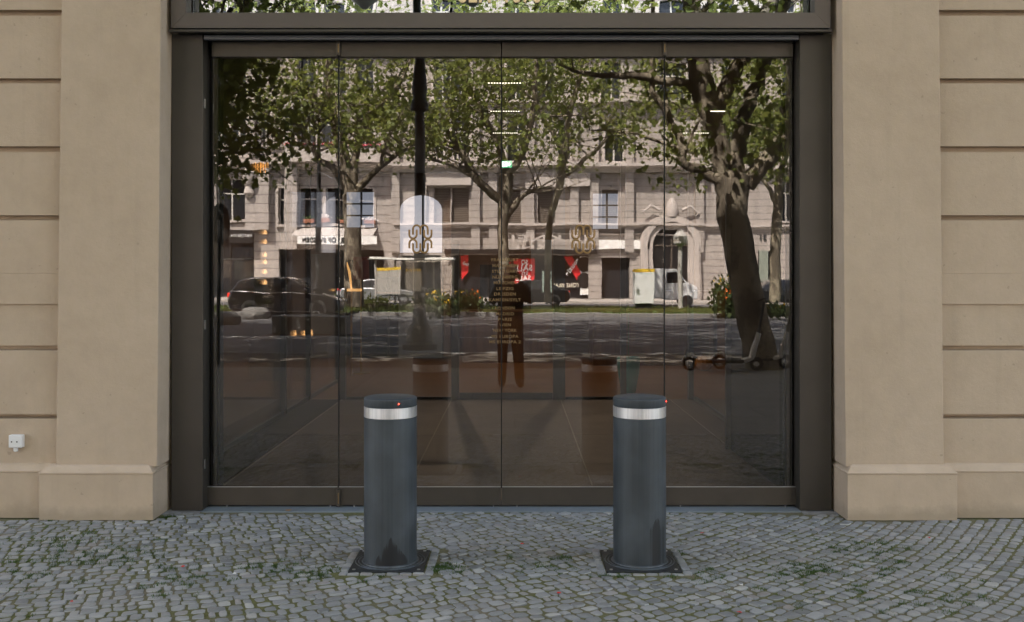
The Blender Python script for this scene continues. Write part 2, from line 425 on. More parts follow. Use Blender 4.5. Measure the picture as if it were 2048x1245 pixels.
def strip_wall(mb, pr, xa, xb, back=6.9):
    vs = [(x, y, z) for (y, z) in pr for x in (xa, xb)]
    fs = [(2*i, 2*i+1, 2*i+3, 2*i+2) for i in range(len(pr)-1)]
    mb.add(vs, fs)
for side, xa, xb in ((-1, -14, -2.80), (1, 2.62, 14)):
    mb = MB(); strip_wall(mb, pr, xa, xb); mb.build('rusticated_wall', M['wall'], bld)
def pilaster(xi_t, xi_b, xo_t, xo_b, name):
    s = 1 if xi_t > 0 else -1
    mb = MB(); pts = []
    NZ = 14
    for k in range(NZ+1):
        z = .33+(5.2-.33)*k/NZ
        xi, xo = xlean(xi_t, xi_b, z), xlean(xo_t, xo_b, z)
        pts += [(xo, 6.45, z), (xo, YP, z), (xi, YP, z), (xi+s*(-.002), 6.9, z)]
    fs = [(4*k+i, 4*k+i+1, 4*k+i+5, 4*k+i+4) for k in range(NZ) for i in range(3)]
    mb.add(pts, fs)
    return mb.build(name, M['wall'], bld, bevel=.006)
pilaster(-2.254, -2.278, -2.886, -2.922, 'pilaster')
pilaster(2.081, 2.104, 2.700, 2.730, 'pilaster')
# plinths with a moulded top (profile: y offset, z)
zt = zof(929, YP)
def plinth(mb, x0, x1, yf, yback, ret0, ret1):
    # sections around the plan path, profile with offset outwards
    prof = [(0, 0), (0, zt-.055), (-.004, zt-.052), (-.004, zt-.043), (.006, zt-.040), (.014, zt-.030), (.028, zt-.012), (.042, zt-.004), (.06, zt)]
    vs = []
    for off, z in prof:
        vs += [(x0+(off if ret0 else 0), yback, z), (x0+(off if ret0 else 0), yf+off, z), (x1-(off if ret1 else 0), yf+off, z), (x1-(off if ret1 else 0), yback, z)]
    fs = [(4*k+i, 4*k+i+1, 4*k+i+5, 4*k+i+4) for k in range(len(prof)-1) for i in range(3)]
    n = 4*(len(prof)-1); fs.append((n, n+1, n+2, n+3))
    mb.add(vs, fs)
mb = MB(); plinth(mb, -3.005, -2.287, 6.250, 6.9, True, True); mb.build('plinth', M['wall'], bld, bevel=.004)
mb = MB(); plinth(mb, 2.098, 2.790, 6.246, 6.9, True, True); mb.build('plinth', M['wall'], bld, bevel=.004)
mb = MB(); plinth(mb, -14, -2.95, 6.312, 6.9, False, False); mb.build('plinth', M['wall'], bld, bevel=.004)
mb = MB(); plinth(mb, 2.74, 14, 6.312, 6.9, False, False); mb.build('plinth', M['wall'], bld, bevel=.004)
# upper storeys, roof and side walls (cast the pavement's shade)
mb = MB(); mb.box(-14, 14, 6.36, 6.7, 5.2, 18.2).box(-14, -13.7, 6.7, 26, 0, 18.2).box(13.7, 14, 6.7, 26, 0, 18.2).box(-13.7, 13.7, 25.7, 26, 0, 18.2)
mb.build('upper_wall', M['wall'], bld)
M['roof'] = mat('roof_sheet', (.12, .12, .13), .7); mb = MB().box(-14.2, 14.2, 6.1, 26.2, 18.2, 18.45); mb.build('roof', M['roof'], bld)
# neighbours continue the street wall
for s, nm in ((-1, 'plain rendered neighbour block joining the shop on its left'), (1, 'plain rendered neighbour block joining the shop on its right')):
    nb = empty('neighbour_building', (s*24, 10, 0), nm, 'building')
    mb = MB().box(min(s*14.2, s*36), max(s*14.2, s*36), 6.4, 24, 0, 17.5); mb.build('wall', M['wall'], nb)
    for k in range(4):
        for i in range(5):
            x = s*(16.5+4*i); z = 1.0+k*4.0
            mb = MB().box(x-.7, x+.7, 6.36, 6.398, z, z+2.3); mb.build('window', mat('neighbour_pane', (.03, .035, .04), .1) if (k, i) == (0, 0) and s == -1 else bpy.data.materials['neighbour_pane'], nb)

# entrance surround (bronze)
ent = empty('entrance_surround', (-.09, 6.55, 0), 'dark bronze metal surround with wide flat jambs and head track framing the glass doors', 'door frame')
ZB = 3.130
mb = MB().box(-2.256, -2.050, 6.50, 6.72, .004, ZB); mb.build('jamb', M['bronze'], ent, bevel=.003)
mb = MB().box(1.870, 2.079, 6.50, 6.72, .004, ZB); mb.build('jamb', M['bronze'], ent, bevel=.003)
mb = MB().box(-2.048, 1.868, 6.70, 6.80, .0, 3.20).box(-2.048, 1.868, 6.56, 6.70, 3.16, 3.19)
# recess behind the leaf edges
mb = MB().box(-2.048, -1.985, 6.66, 6.74, .01, 3.15); mb.build('side_post', M['gap'], ent)
mb = MB().box(1.80, 1.868, 6.66, 6.74, .01, 3.15); mb.build('side_post', M['gap'], ent)
mb = MB().box(-2.02, -1.995, 6.63, 6.659, .01, 3.0); mb.build('side_seal', M['bronze'], ent)
mb = MB().box(1.815, 1.84, 6.63, 6.659, .01, 3.0); mb.build('side_seal', M['bronze'], ent)
mb = MB().box(-2.046, 1.866, 6.505, 6.54, 3.095, 3.127); mb.build('head_track', M['track'], ent, bevel=.003)
mb = MB().box(-2.046, 1.866, 6.602, 6.80, 3.10, 3.24); mb.build('head_box', M['gap'], ent)
for z in (.30, 1.22, 2.68):
    mb = MB().box(-2.0495, -2.044, 6.53, 6.55, z-.03, z+.03); mb.build('hinge_plate', M['steel'], ent)

# transom window above
tw = empty('transom_window', (-.09, 6.45, 3.1), 'wide glass transom window in a mitred bronze frame above the entrance doors', 'window')
def mitre_frame(mb, x0, x1, z0, z1, wdt, yf, yb):
    o_ = [(x0, z0), (x1, z0), (x1, z1), (x0, z1)]; i_ = [(x0+wdt, z0+wdt), (x1-wdt, z0+wdt), (x1-wdt, z1-wdt), (x0+wdt, z1-wdt)]
    for a in range(4):
        b_ = (a+1) % 4
        mb.add([(*o_[a][:1], yf, o_[a][1]), (o_[b_][0], yf, o_[b_][1]), (i_[b_][0], yf, i_[b_][1]), (i_[a][0], yf, i_[a][1]),
                (o_[a][0], yb, o_[a][1]), (o_[b_][0], yb, o_[b_][1]), (i_[b_][0], yb, i_[b_][1]), (i_[a][0], yb, i_[a][1])],
               [(0, 1, 2, 3), (4, 7, 6, 5), (0, 4, 5, 1), (2, 6, 7, 3), (0, 3, 7, 4), (1, 5, 6, 2)])
xa, xb = (338-CX)/F*6.40, (1664-CX)/F*6.40
z0 = zof(56.5, 6.40)
mb = MB(); mitre_frame(mb, xa+.012, xb-.012, z0, 5.0, .100, 6.40, 6.50); mb.build('frame', M['bronze_light'], tw, bevel=.0015)
mb = MB(); mb.box(xa, xb, 6.395, 6.44, z0-.026, z0-.010); mb.build('sill_lip', M['bronze'], tw, bevel=.002)
mb = MB(); mb.box(xa+.02, xb-.02, 6.42, 6.80, z0-.0095, z0-.0005); mb.build('shadow_gap', M['gap'], tw)
mb = MB(); mb.box(xa+.112, xb-.112, 6.53, 6.542, z0+.10, 4.9); pane_t = mb.build('glass_pane', M['glass_top'], tw)
mb = MB(); mb.box(xa+.112, xb-.112, 6.545, 6.57, z0+.10, 4.9); mb.build('back_panel', M['gap'], tw)

def text_mesh(s, size, width=None, ext=.0008, sx=1.0, bold=0.0):
    cu = bpy.data.curves.new('txt', 'FONT'); cu.body = s; cu.size = size; cu.align_x = 'CENTER'; cu.extrude = ext; cu.offset = bold*size
    cu.space_character = 1.12
    o = bpy.data.objects.new('txt', cu); C.objects.link(o)
    dg = bpy.context.evaluated_depsgraph_get(); me = bpy.data.meshes.new_from_object(o.evaluated_get(dg))
    bpy.data.objects.remove(o)
    v = np.array([tuple(p.co) for p in me.vertices]) if len(me.vertices) else np.zeros((0, 3))
    cx = (v[:, 0].max()+v[:, 0].min())/2; wd = v[:, 0].max()-v[:, 0].min()
    k = sx if width is None else width/wd
    v[:, 0] = (v[:, 0]-cx)*k
    return v, [tuple(p.vertices) for p in me.polygons]
def put_text(mb, s, size, x, y, z, width=None, flip=False, ext=.0008, bold=0.0, rot=0.0, sx=1.0):
    v, fs = text_mesh(s, size, width, ext, sx, bold)
    ca, sa = math.cos(rot), math.sin(rot); sg = -1 if flip else 1
    out = [(x+sg*(a*ca-b_*sa), y-sg*c, z+a*sa+b_*ca) for a, b_, c in v]
    mb.add(out, fs)
mb = MB(); put_text(mb, 'SEIT 1878', .2, (1000-CX)/F*6.52, 6.520, zof(4, 6.52), width=165/F*6.52, ext=.004, bold=.03)
mb.build('lettering', M['gold_pale'], tw)

# four glass door leaves
EDGE = [425, 678, 1003, 1328.5, 1585]
leaf_lab = ['leftmost glass door leaf with bronze rails beside the left jamb and no gold emblem',
            'glass door leaf left of the centre joint carrying the left gold monogram',
            'glass door leaf right of the centre joint with gold city list and right monogram',
            'rightmost glass door leaf with bronze rails beside the right jamb and no gold emblem']
ztr0, ztr1 = zof(116, G), zof(84, 6.60); zbr0, zbr1 = zof(1011, 6.60), zof(975, 6.60)
def emblem(mb, cx, cz, s, y):
    # outline monogram: lower half arches and a W, the upper half its mirror
    segs = []
    A = math.pi
    def arc(x, z, r, a0, a1, n=7): return [(x+r*math.cos(a0+(a1-a0)*k/n), z+r*math.sin(a0+(a1-a0)*k/n)) for k in range(n+1)]
    low = [[(-1.08, -.90)]+arc(-.72, -.41, .36, A, 0)+[(-.36, -.90)],
           [(.36, -.90)]+arc(.72, -.41, .36, A, 0)+[(1.08, -.90)],
           [(-.72, -.42)]+arc(-.36, -.98, .36, A, 2*A)+[(0, -.42)],
           [(0, -.98)]+arc(.36, -.98, .36, A, 2*A)+[(.72, -.42)]]
    for st in low: segs.append(st); segs.append([(a, -b_) for a, b_ in st])
    segs += [[(-.95, -.12), (-.72, 0), (-.5, .12)], [(.95, -.12), (.72, 0), (.5, .12)]][:0]
    for st in segs:
        mb.tube([(cx+a*s, y, cz+b_*s) for a, b_ in st], .0066, 6)
leaves = []
for i in range(4):
    xl, xr = (EDGE[i]-CX)/F*G+.004, (EDGE[i+1]-CX)/F*G-.004
    lf = empty('glass_door_leaf', ((xl+xr)/2, G, 0), leaf_lab[i], 'door', 'folding glass door leaves')
    leaves.append(lf)
    xl2 = xl if i else xl-.06; xr2 = xr if i < 3 else xr+.05
    mb = MB().box(xl, xr, 6.60, 6.66, ztr0, ztr1); mb.build('top_rail', M['bronze_door'], lf, bevel=.0025)
    mb = MB().box(xl2, xr2, 6.60, 6.66, zbr0, zbr1); mb.build('bottom_rail', M['bronze_door'], lf, bevel=.0025)
    MB().box(xl2+.002, xr2-.002, 6.598, 6.606, zbr1+.0005, zbr1+.006).build('rail_highlight', M['steel'], lf)  # pale strip stands in for the highlight along the rail's top edge
    mb = MB().box(xl, xr, G-.004, G+.010, zbr1-.01, ztr0+.01); tl = (.0007, -.0005, .0006, -.0009)[i]; mb.v = [(a, b_+tl*(a-(xl+xr)/2)+.0004*(i-1.5)*(c-1.5), c) for a, b_, c in mb.v]; pn = mb.build('glass_pane', M['glass'], lf)
    if i == 1:
        e = MB(); emblem(e, (841-CX)/F*G, zof(478.5, G), .0687, G-.008); e.build('monogram', M['gold'], lf)
    if i == 2:
        e = MB(); emblem(e, (1166.5-CX)/F*G, zof(479, G), .0687, G-.008); e.build('monogram', M['gold'], lf)
        e = MB()
        rows = [('FRANKFURT', 520, 54), ('MANNHEIM', 531.5, 50), ('STUTTGART', 543, 52), ('NÜRNBERG', 554.5, 50), ('MÜNCHEN', 566, 45), ('LEIPZIG', 577.5, 34),
                ('DRESDEN', 588.5, 43), ('KAMPEN/SYLT', 600, 64), ('LONDON', 616.5, 38), ('MADRID', 628, 35), ('PARIS', 639, 27), ('WIEN', 650, 23),
                ('NEW YORK', 661, 47), ('MS EUROPA', 673, 54), ('MS EUROPA 2', 684, 63)]
        for s, py, wpx in rows:
            put_text(e, s, .0265*1.05, (1010-CX)/F*G, G-.0055, zof(py+2.9, G), width=wpx/F*G, ext=.0004, bold=.02)
        e.build('city_lettering', M['goldl'], lf)
    if i == 1: pass
    if i:
        MB().box(xl-.0075, xl-.0005, G-.012, G+.010, zbr1-.01, ztr0+.01).build('edge_seal', M['gap'], lf)
    # pivot brackets at the fold joints
    if i in (0, 2):
        xj = (EDGE[i+1]-CX)/F*6.6
        for za, zb in ((zbr0-.004, zbr1-.012), (ztr0+.004, ztr1)):
            mb = MB().box(xj-.011-.004*(i == 0), xj+.011, 6.575, 6.5995, za, zb); mb.build('pivot_bracket', M['bronze_door'], lf, bevel=.004)
            mb = MB().box(xj-.0035, xj+.0035, 6.572, 6.5745, za+.02, zb-.02); mb.build('pivot_pin', M['pin'], lf)
    for xx in ((xl+.1), (xr-.05)):
        mb = MB().box(xx-.004, xx+.004, 6.604, 6.62, 0.003, zbr0-.0005); mb.build('floor_pin', M['steel'], lf)
# threshold
M['sillstone'] = mat('slate_sill', (.17, .20, .23), .7, 0, .15, 3, .001, 90)
mb = MB().box(-2.052, 1.872, 6.475, 6.80, -.06, .0025); tag(mb.build('door_sill', M['sillstone'], bevel=.003), 'blue grey stone sill strip on the paving under the glass doors', 'door sill')
M['mortar'] = mat('rough_mortar', (.22, .22, .22), .95, 0, .35, 18, .012, 30)
for s, xa_, xb_, lb in ((-1, -2.30, -2.052, 'patch of rough grey mortar at the foot of the left bronze jamb'), (1, 1.872, 2.12, 'patch of rough grey mortar at the foot of the right bronze jamb')):
    mb = MB(); rr = random.Random(5+s); NX, NY = 14, 14; vs = []
    for a in range(NX+1):
        for b_ in range(NY+1):
            vs.append((xa_+(xb_-xa_)*a/NX, 6.40+.2*b_/NY, -.004+rr.uniform(0, .006)-(.010 if b_ < 2 else 0)))
    fs = [(a*(NY+1)+b_, (a+1)*(NY+1)+b_, (a+1)*(NY+1)+b_+1, a*(NY+1)+b_+1) for a in range(NX) for b_ in range(NY)]
    mb.add(vs, fs); tag(mb.build('mortar_patch', M['mortar'], smooth=True), lb, 'mortar')

# white junction box
M['white'] = mat('white_plastic', (.72, .73, .74), .4, 0, .04, 8)
x, _, z = P(32, 883, 6.33)
jb = empty('junction_box', (x, 6.33, z), 'small white plastic junction box fixed low on the left wall', 'junction box')
mb = MB().box(x-.043, x+.043, 6.318, 6.36, z-.041, z+.041); mb.build('cover', M['white'], jb, bevel=.006)
mb = MB().lathe([(.011, -.025), (.014, -.02), (.014, 0)], (x-.005, 6.338, z-.041), 16); mb.build('cable_gland', M['white'], jb)
for dx in (-.022, .012):
    mb = MB().box(x+dx-.004, x+dx+.004, 6.3165, 6.3178, z-.006, z+.002); mb.build('screw', M['gap'], jb)

# bollards
def bollard(x, y, label, stain, led_ang):
    b = empty('bollard', (x, y, 0), label, 'bollard', 'pair of retractable bollards')
    r = .1423
    mb = MB(); n = 64
    mb.lathe([(r, -.03), (r, .784)], (x, y, 0), n, cap=False); sh = mb.build('shaft', M['bollard'], b, smooth=True); sh['stain'] = (x+stain[0], stain[1], stain[2])
    mb = MB(); mb.lathe([(r-.002, .7841), (r+.0005, .786), (r+.0005, .840), (r-.002, .842)], (x, y, 0), n); mb.build('steel_band', M['band'], b, smooth=True)
    mb = MB(); mb.lathe([(r-.001, .8422), (r, .844), (r, .884), (r-.005, .8895), (r-.012, .891)], (x, y, 0), n); cp = mb.build('cap', M['bollard'], b, smooth=True); cp['stain'] = (9.0, 0.001, 0.0)
    la = math.radians(led_ang)
    mb = MB(); lx, ly = x+math.cos(la)*r, y+math.sin(la)*r
    mb.lathe([(.0001, -.0035), (.0024, -.0024), (.0035, 0), (.0024, .0024), (.0001, .0035)], (lx, ly, .866), 12); mb.build('indicator_light', M['led'], b, smooth=True)
    mb = MB(); mb.box(x-.197, x+.197, y-.203, y+.203, -.03, .004); mb.build('base_plate', M['plate'], b, bevel=.003)
    mb = MB(); 
    for rr, hh in ((.150, .010), (.170, .0065), (.186, .0065)):
        mb.lathe([(rr-.0035, .0041), (rr-.002, hh), (rr+.002, hh), (rr+.0035, .0041)], (x, y, 0), 64, cap=False)
    mb.lathe([(r+.001, .0041), (r+.001, .012), (r+.006, .010), (r+.008, .0041)], (x, y, 0), 64, cap=False)
    mb.build('seal_ring', mat('worn_ring', (.085, .10, .115), .5, .5, .4, 25) if 'worn_ring' not in bpy.data.materials else bpy.data.materials['worn_ring'], b, smooth=True)
    for dx, dy in ((-.17, -.175), (.17, -.175), (-.17, .175), (.17, .175)):
        MB().lathe([(.009, .0041), (.009, .0065), (.006, .0072)], (x+dx, y+dy, 0), 12).build('plate_bolt', M['steel'], b)
bollard(-.675, 5.366, 'left charcoal bollard with a glowing red light and a broad wet stain at its foot', (.02, .088, .165), -65)
bollard(.675, 5.366, 'right charcoal bollard with a white metal band and thin dark drip marks near its foot', (.078, .042, .265), -7)

# litter
M['petal'] = mat('red_petal', (.55, .03, .02), .6); M['dryleaf'] = mat('dry_leaf', (.32, .19, .09), .8, 0, .2, 40); M['scrap'] = mat('white_scrap', (.75, .75, .72), .8)
def flake(name, px, py, size, m, label, cat, seed):
    x, y = px_ground(px, py); rr = random.Random(seed); mb = MB(); n = 9
    a0 = rr.uniform(0, 6.28)
    vs = [(x, y, .011)]+[(x+size*math.cos(a0+2*math.pi*k/n)*rr.uniform(.7, 1.1), y+size*.9*math.sin(a0+2*math.pi*k/n)*rr.uniform(.7, 1.1), .006+rr.uniform(0, .006)) for k in range(n)]
    vs += [(a, b_, c-.0012) for a, b_, c in vs]
    fs = [(0, 1+k, 1+(k+1) % n) for k in range(n)]+[(n+1, n+2+(k+1) % n, n+2+k) for k in range(n)]+[(1+k, n+2+k, n+2+(k+1) % n, 1+(k+1) % n) for k in range(n)]
    mb.add(vs, fs); tag(mb.build(name, m, smooth=True), label, cat, 'litter on the cobbles')
flake('petal', 1479, 1228, .012, M['petal'], 'red petal lying nearest the camera, right of the right bollard', 'petal', 1)
flake('petal', 1118, 1189, .009, M['petal'], 'red petal on the cobbles in front of and between the two bollards', 'petal', 2)
flake('petal', 1044, 1090, .010, M['petal'], 'red petal midway between the bollards near the door sill', 'petal', 3)
flake('petal', 1404, 1069, .010, M['petal'], 'red petal behind and right of the right bollard near the sill', 'petal', 4)
flake('petal', 1858, 1078, .010, M['petal'], 'red petal near the foot of the right grooved wall', 'petal', 5)
flake('petal', 366, 1136, .010, M['petal'], 'red petal left of the left bollard below the left plinth corner', 'petal', 6)
flake('petal', 143, 1206, .008, M['petal'], 'dull red petal in the lower left corner cobbles', 'petal', 7)
flake('paper_scrap', 469, 1150, .010, M['scrap'], 'white paper scrap on the cobbles left of the left bollard plate', 'litter', 8)
flake('paper_scrap', 1482, 1173, .012, M['scrap'], 'white paper scrap on the cobbles right of the right bollard plate', 'litter', 9)
flake('paper_scrap', 287, 1145, .007, M['scrap'], 'tiny white paper scrap below the left plinth', 'litter', 10)
flake('dry_leaf', 577, 1022.5, .026, M['dryleaf'], 'curled brown dry leaf lying against the blue grey sill', 'leaf', 12)

# ------------------------------------------------------------------ interior behind the glass
def floor_mat():
    q = N('stone_floor_tiles'); b = q.b; v = q.coord()
    c = q.ramp(q.noise(v, 2.5, 6, .65), [(.3, (.16, .125, .10)), (.7, (.22, .175, .14))])
    q.l(c, b.inputs['Base Color']); b.inputs['Roughness'].default_value = .45; return q.m
def wood_mat(name, a, b_, sc_=(1.2, 14, 14), rough=.4):
    q = N(name); b = q.b; v = q.coord(sc_)
    q.l(q.ramp(q.noise(v, 1.3, 7, .65), [(.3, a), (.7, b_)]), b.inputs['Base Color']); b.inputs['Roughness'].default_value = rough; return q.m
M['tiles'] = floor_mat()
M['parquet'] = wood_mat('oak_parquet', (.15, .065, .022), (.30, .15, .055), (1.0, 9, 9))
M['walnut'] = wood_mat('walnut_veneer', (.10, .05, .025), (.19, .10, .05), (9, 9, .8))
M['dark_wall'] = mat('dark_interior_wall', (.035, .032, .03), .7, 0, .15)
M['brown_wall'] = mat('brown_interior_wall', (.14, .085, .05), .8, 0, .15, 1)
M['ceiling'] = mat('interior_ceiling', (.10, .088, .075), .9, 0, .05)
M['joint_line'] = mat('pale_floor_joint', (.42, .38, .33), .5)
M['warm'] = mat('warm_bulb_and_glint', (1, .62, .25), .5, emit=.9, ecol=(1, .55, .22))
M['strip'] = mat('led_strip', (1, .95, .85), .5, emit=.8, ecol=(1, .95, .80))
M['exitg'] = mat('exit_sign_green', (.0, .30, .15), .5, emit=.35, ecol=(.0, .35, .17)); M['exitw'] = mat('exit_sign_white', (.9, .95, .9), .5, emit=.6, ecol=(.85, 1, .9))
M['emissive'] = mat('emissive_frosted_pane', (.6, .68, .85), .5, var=.25, vscale=2.2, emit=.085, ecol=(.62, .70, .90))  # glow put in as emission, in place of daylight
M['brass'] = mat('brass', (.55, .36, .13), .3, .9, .1)
mb = MB().box(-5, 5, 6.80, 12.3, -.1, .002); struct(mb.build('shop_floor', M['tiles']))
mb = MB().box(-5, 5, 12.3, 19, -.1, .002); struct(mb.build('parquet_floor', M['parquet']))
mb = MB()
for x in (-.785, .567, 1.92, -2.14): mb.box(x-.006, x+.006, 6.82, 12.28, .0025, .0045)
for y in (8.1, 9.6, 11.0): mb.box(-2.12, 1.9, y-.003, y+.003, .0025, .0040)
struct(mb.build('floor_joint', M['joint_line']))
mb = MB().box(-2.54, -2.16, 6.82, 12.25, .0025, .006); struct(mb.build('dark_floor_strip', M['dark_wall']))
mb = MB().box(-5, 5, 6.81, 19, 3.5, 3.6); struct(mb.build('ceiling', M['ceiling']))
mb = MB().box(-5.1, -5, 6.7, 19, 0, 3.6).box(5, 5.1, 6.7, 19, 0, 3.6).box(-5, 5, 19, 19.1, 0, 3.6); struct(mb.build('interior_wall', M['brown_wall']))
mb = MB().box(-5, -2.30, 6.705, 6.80, 0, 3.6).box(2.13, 5, 6.705, 6.80, 0, 3.6); struct(mb.build('interior_wall', M['dark_wall']))
# side partitions
lp = empty('glass_partition', (-2.55, 9.5, 0), 'long low rail and glass partition running along the left side of the shop', 'partition')
mb = MB().box(-2.565, -2.535, 7.2, 14.2, .006, .05); mb.build('base_rail', M['track'], lp)
mb = MB().box(-2.556, -2.544, 7.2, 14.2, .05, 2.9); mb.build('glass_pane', M['glass_in'], lp)
for y in (7.2, 10.9, 12.2, 14.2): mb = MB().box(-2.58, -2.52, y-.03, y+.03, .006, 2.95); mb.build('post', M['bronze'], lp)
rp = empty('side_screen', (1.95, 7.8, 0), 'dark panel screen standing just inside the right end of the doors', 'partition')
mb = MB().box(1.91, 1.96, 6.9, 8.75, .006, 3.0); mb.build('panel', M['dark_wall'], rp)
mb = MB().box(1.87, 1.93, 8.76, 8.82, .006, 3.0); mb.build('post', M['bronze_light'], rp)
mb = MB().box(2.2, 2.24, 9.0, 12.2, .006, .05); mb.build('base_rail', M['track'], rp)
# inner bronze screen with double door
isc = empty('inner_door_screen', (0, 12.3, 0), 'inner bronze framed glass screen with a wide doorway at the back of the entrance lobby', 'partition')
for a, b_, zt_ in ((680, 692, 3.49), (903, 918, 1.93), (1106, 1130, 3.49), (1241, 1252, 3.49), (1376, 1386, 3.49), (571, 583, 3.49)):
    x0, x1 = (a-CX)/F*12.3, (b_-CX)/F*12.3; mb = MB().box(x0, x1, 12.25, 12.35, .004, zt_); mb.build('post', M['bronze_light'], isc)
mb = MB().box((919-CX)/F*12.3, (1105-CX)/F*12.3, 12.27, 12.33, .004, .085); mb.build('door_rail', M['bronze'], isc)
for a, b_ in ((693, 902), (1131, 1240)): MB().box((a-CX)/F*12.3, (b_-CX)/F*12.3, 12.27, 12.33, .004, .035).build('base_rail', M['bronze'], isc)
mb = MB().box((736-CX)/F*12.3, (902-CX)/F*12.3, 12.27, 12.33, zof(520, 12.3), zof(517, 12.3)); mb.build('shelf_rail', M['steel'], isc)
mb = MB().box((693-CX)/F*12.3, (902-CX)/F*12.3, 12.295, 12.305, .04, zof(521, 12.3)); mb.build('glass_pane', M['glass_in'], isc)
# furniture in the shop
def counter(x0, x1, y0, y1, h, label, top):
    c = empty('shop_counter', ((x0+x1)/2, (y0+y1)/2, 0), label, 'counter')
    MB().box(x0+.03, x1-.03, y0+.03, y1-.03, .003, h-.04).build('body', M['walnut'], c, bevel=.004)
    MB().box(x0, x1, y0, y1, h-.0395, h).build('top', top, c, bevel=.004); return c
counter(-.95, .75, 17.4, 18.2, .92, 'long walnut counter at the back of the shop seen between the bollards', M['walnut'])
counter(1.3, 2.9, 16.8, 17.8, .95, 'walnut counter at the back right of the shop', M['parquet'])
cl = counter(-3.9, -2.9, 14.4, 15.6, .62, 'low wooden display counter at the back left with glowing glass jewellery trays', M['parquet'])
sh = empty('display_cabinet', (-2.2, 18.5, 0), 'dark tall display cabinet with shelves against the back wall', 'cabinet')
MB().box(-2.9, -1.2, 18.45, 18.9, .003, 1.5).build('carcass', M['dark_wall'], sh, bevel=.005)
for z in (.4, .8, 1.2): MB().box(-2.85, -1.25, 18.40, 18.449, z, z+.03).build('shelf', M['walnut'], sh)
c2 = empty('display_cabinet', (3.2, 18.5, 0), 'warm lit wooden cabinet panels on the right of the back wall', 'cabinet')
for k in range(4): MB().box(2.2+.52*k, 2.66+.52*k, 18.4, 18.9, .003, 1.25).build('door_panel', M['parquet'] if k % 2 else M['walnut'], c2, bevel=.004)
dj = empty('jewellery_tray', (-3.4, 15.0, .62), 'small tray of glass pieces, some self-glowing to imitate sparkle, on the low left counter', 'tray')
MB().box(-3.62, -3.0, 14.7, 15.2, .621, .64).build('base', M['brass'], dj)
rj = random.Random(4)
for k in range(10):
    x, y = rj.uniform(-3.58, -3.05), rj.uniform(14.75, 15.15); MB().lathe([(.012, 0), (.02, .02), (.008, .05), (.014, .07)], (x, y, .6405), 8).build('glass_piece', M['warm'] if k % 2 else M['brass'], dj)  # alternate pieces glow by themselves to imitate lit sparkle
vs_ = empty('floor_vase', (1.49, 13.0, 0), 'tall tapering teal vase standing on the shop floor', 'vase')
M['teal'] = mat('teal_ceramic', (.04, .34, .32), .35)
MB().lathe([(.085, .003), (.10, .04), (.145, .30), (.155, .45), (.15, .47), (.13, .47), (.12, .40)], (1.49, 13.0, 0), 28).build('body', M['teal'], vs_, smooth=True)
vt = MB(); vt.tube([(1.49, 13.0, .40), (1.49, 13.0, .9), (1.48, 13.0, 1.15)], [.006, .005, .003], 6); vt.build('stem', M['grass'], vs_)
gd = empty('pumpkin', (3.05, 16.0, 0), 'round ochre pumpkin with a thin stalk on the floor at the back right', 'pumpkin')
M['ochre'] = mat('ochre_skin', (.42, .19, .04), .5)
g_ = MB(); n = 36; prof = [(.02, .004), (.09, .02), (.135, .08), (.14, .14), (.10, .22), (.02, .235)]
vsx = []
for r, z in prof:
    for k in range(n):
        a = 2*math.pi*k/n; rr = r*(1+.05*math.cos(9*a)); vsx.append((3.05+rr*math.cos(a), 16+rr*math.sin(a), z))
g_.add(vsx, [(i*n+k, i*n+(k+1) % n, (i+1)*n+(k+1) % n, (i+1)*n+k) for i in range(len(prof)-1) for k in range(n)]+[tuple(range(n))[::-1], tuple((len(prof)-1)*n+k for k in range(n))])
g_.build('body', M['ochre'], gd, smooth=True)
MB().tube([(3.05, 16, .23), (3.03, 16, .30), (2.98, 16, .36)], [.012, .006, .003], 6).build('stalk', M['walnut'], gd)
# ceiling light rows
for d, a, b_, lb in ((9.98, 975, 1043, 'nearest short row of ceiling lights above the lobby'), (11.7, 980, 1040, 'second short row of ceiling lights above the lobby'), (13.5, 985, 1036, 'third short row of ceiling lights, farthest above the centre'),
                    (11.7, 1421, 1450, 'short row of ceiling lights on the right, nearer of two'), (13.5, 1366, 1418, 'short row of ceiling lights on the right, farther of two')):
    li = empty('ceiling_light', ((a+b_-2*CX)/2/F*d, d, 3.49), lb, 'ceiling light', 'rows of small ceiling lights')
    x0, x1 = (a-CX)/F*d, (b_-CX)/F*d
    MB().box(x0-.02, x1+.02, d-.03, d+.03, 3.485, 3.4995).build('housing', M['gap'], li)
    m = MB(); nn = 12
    for k in range(nn): xx = x0+(x1-x0)*(k+.5)/nn; m.box(xx-.008, xx+.008, d-.008, d+.008, 3.4800, 3.4848)
    m.build('lamp_row', M['strip'], li)
# spots: light of the ceiling rows, then added fill for the back room
def interior_spot(x, y, e, col):
    l = bpy.data.lights.new('row_and_fill_spot', 'SPOT'); l.energy = e; l.color = col; l.shadow_soft_size = .02; l.spot_size = math.radians(165); l.spot_blend = .5
    o_ = bpy.data.objects.new('row_and_fill_spot', l); C.objects.link(o_); o_.location = (x, y, 3.47)
for x_, y_, e_ in ((-.1, 9.98, 2), (-.1, 11.7, 2.4), (-.1, 13.5, 5.5), (2.2, 13.5, 4), (2.4, 11.7, 2.5)): interior_spot(x_, y_, e_, (1, .84, .68))
for x_, y_, e_ in ((-1.2, 16.4, 11), (1.2, 16.4, 11), (-3.2, 15.2, 9)): interior_spot(x_, y_, e_, (1, .76, .54))  # added fill spots, no ceiling row hangs over the back room
M['panel_pale'] = mat('pale_interior_panel', (.46, .50, .60), .6, 0, .25, 1.2); M['panel_blue'] = mat('blue_grey_panel', (.20, .23, .28), .5, 0, .2, 1.2)  # pale panels carry bluish light in their colour, dark ones stand for openings
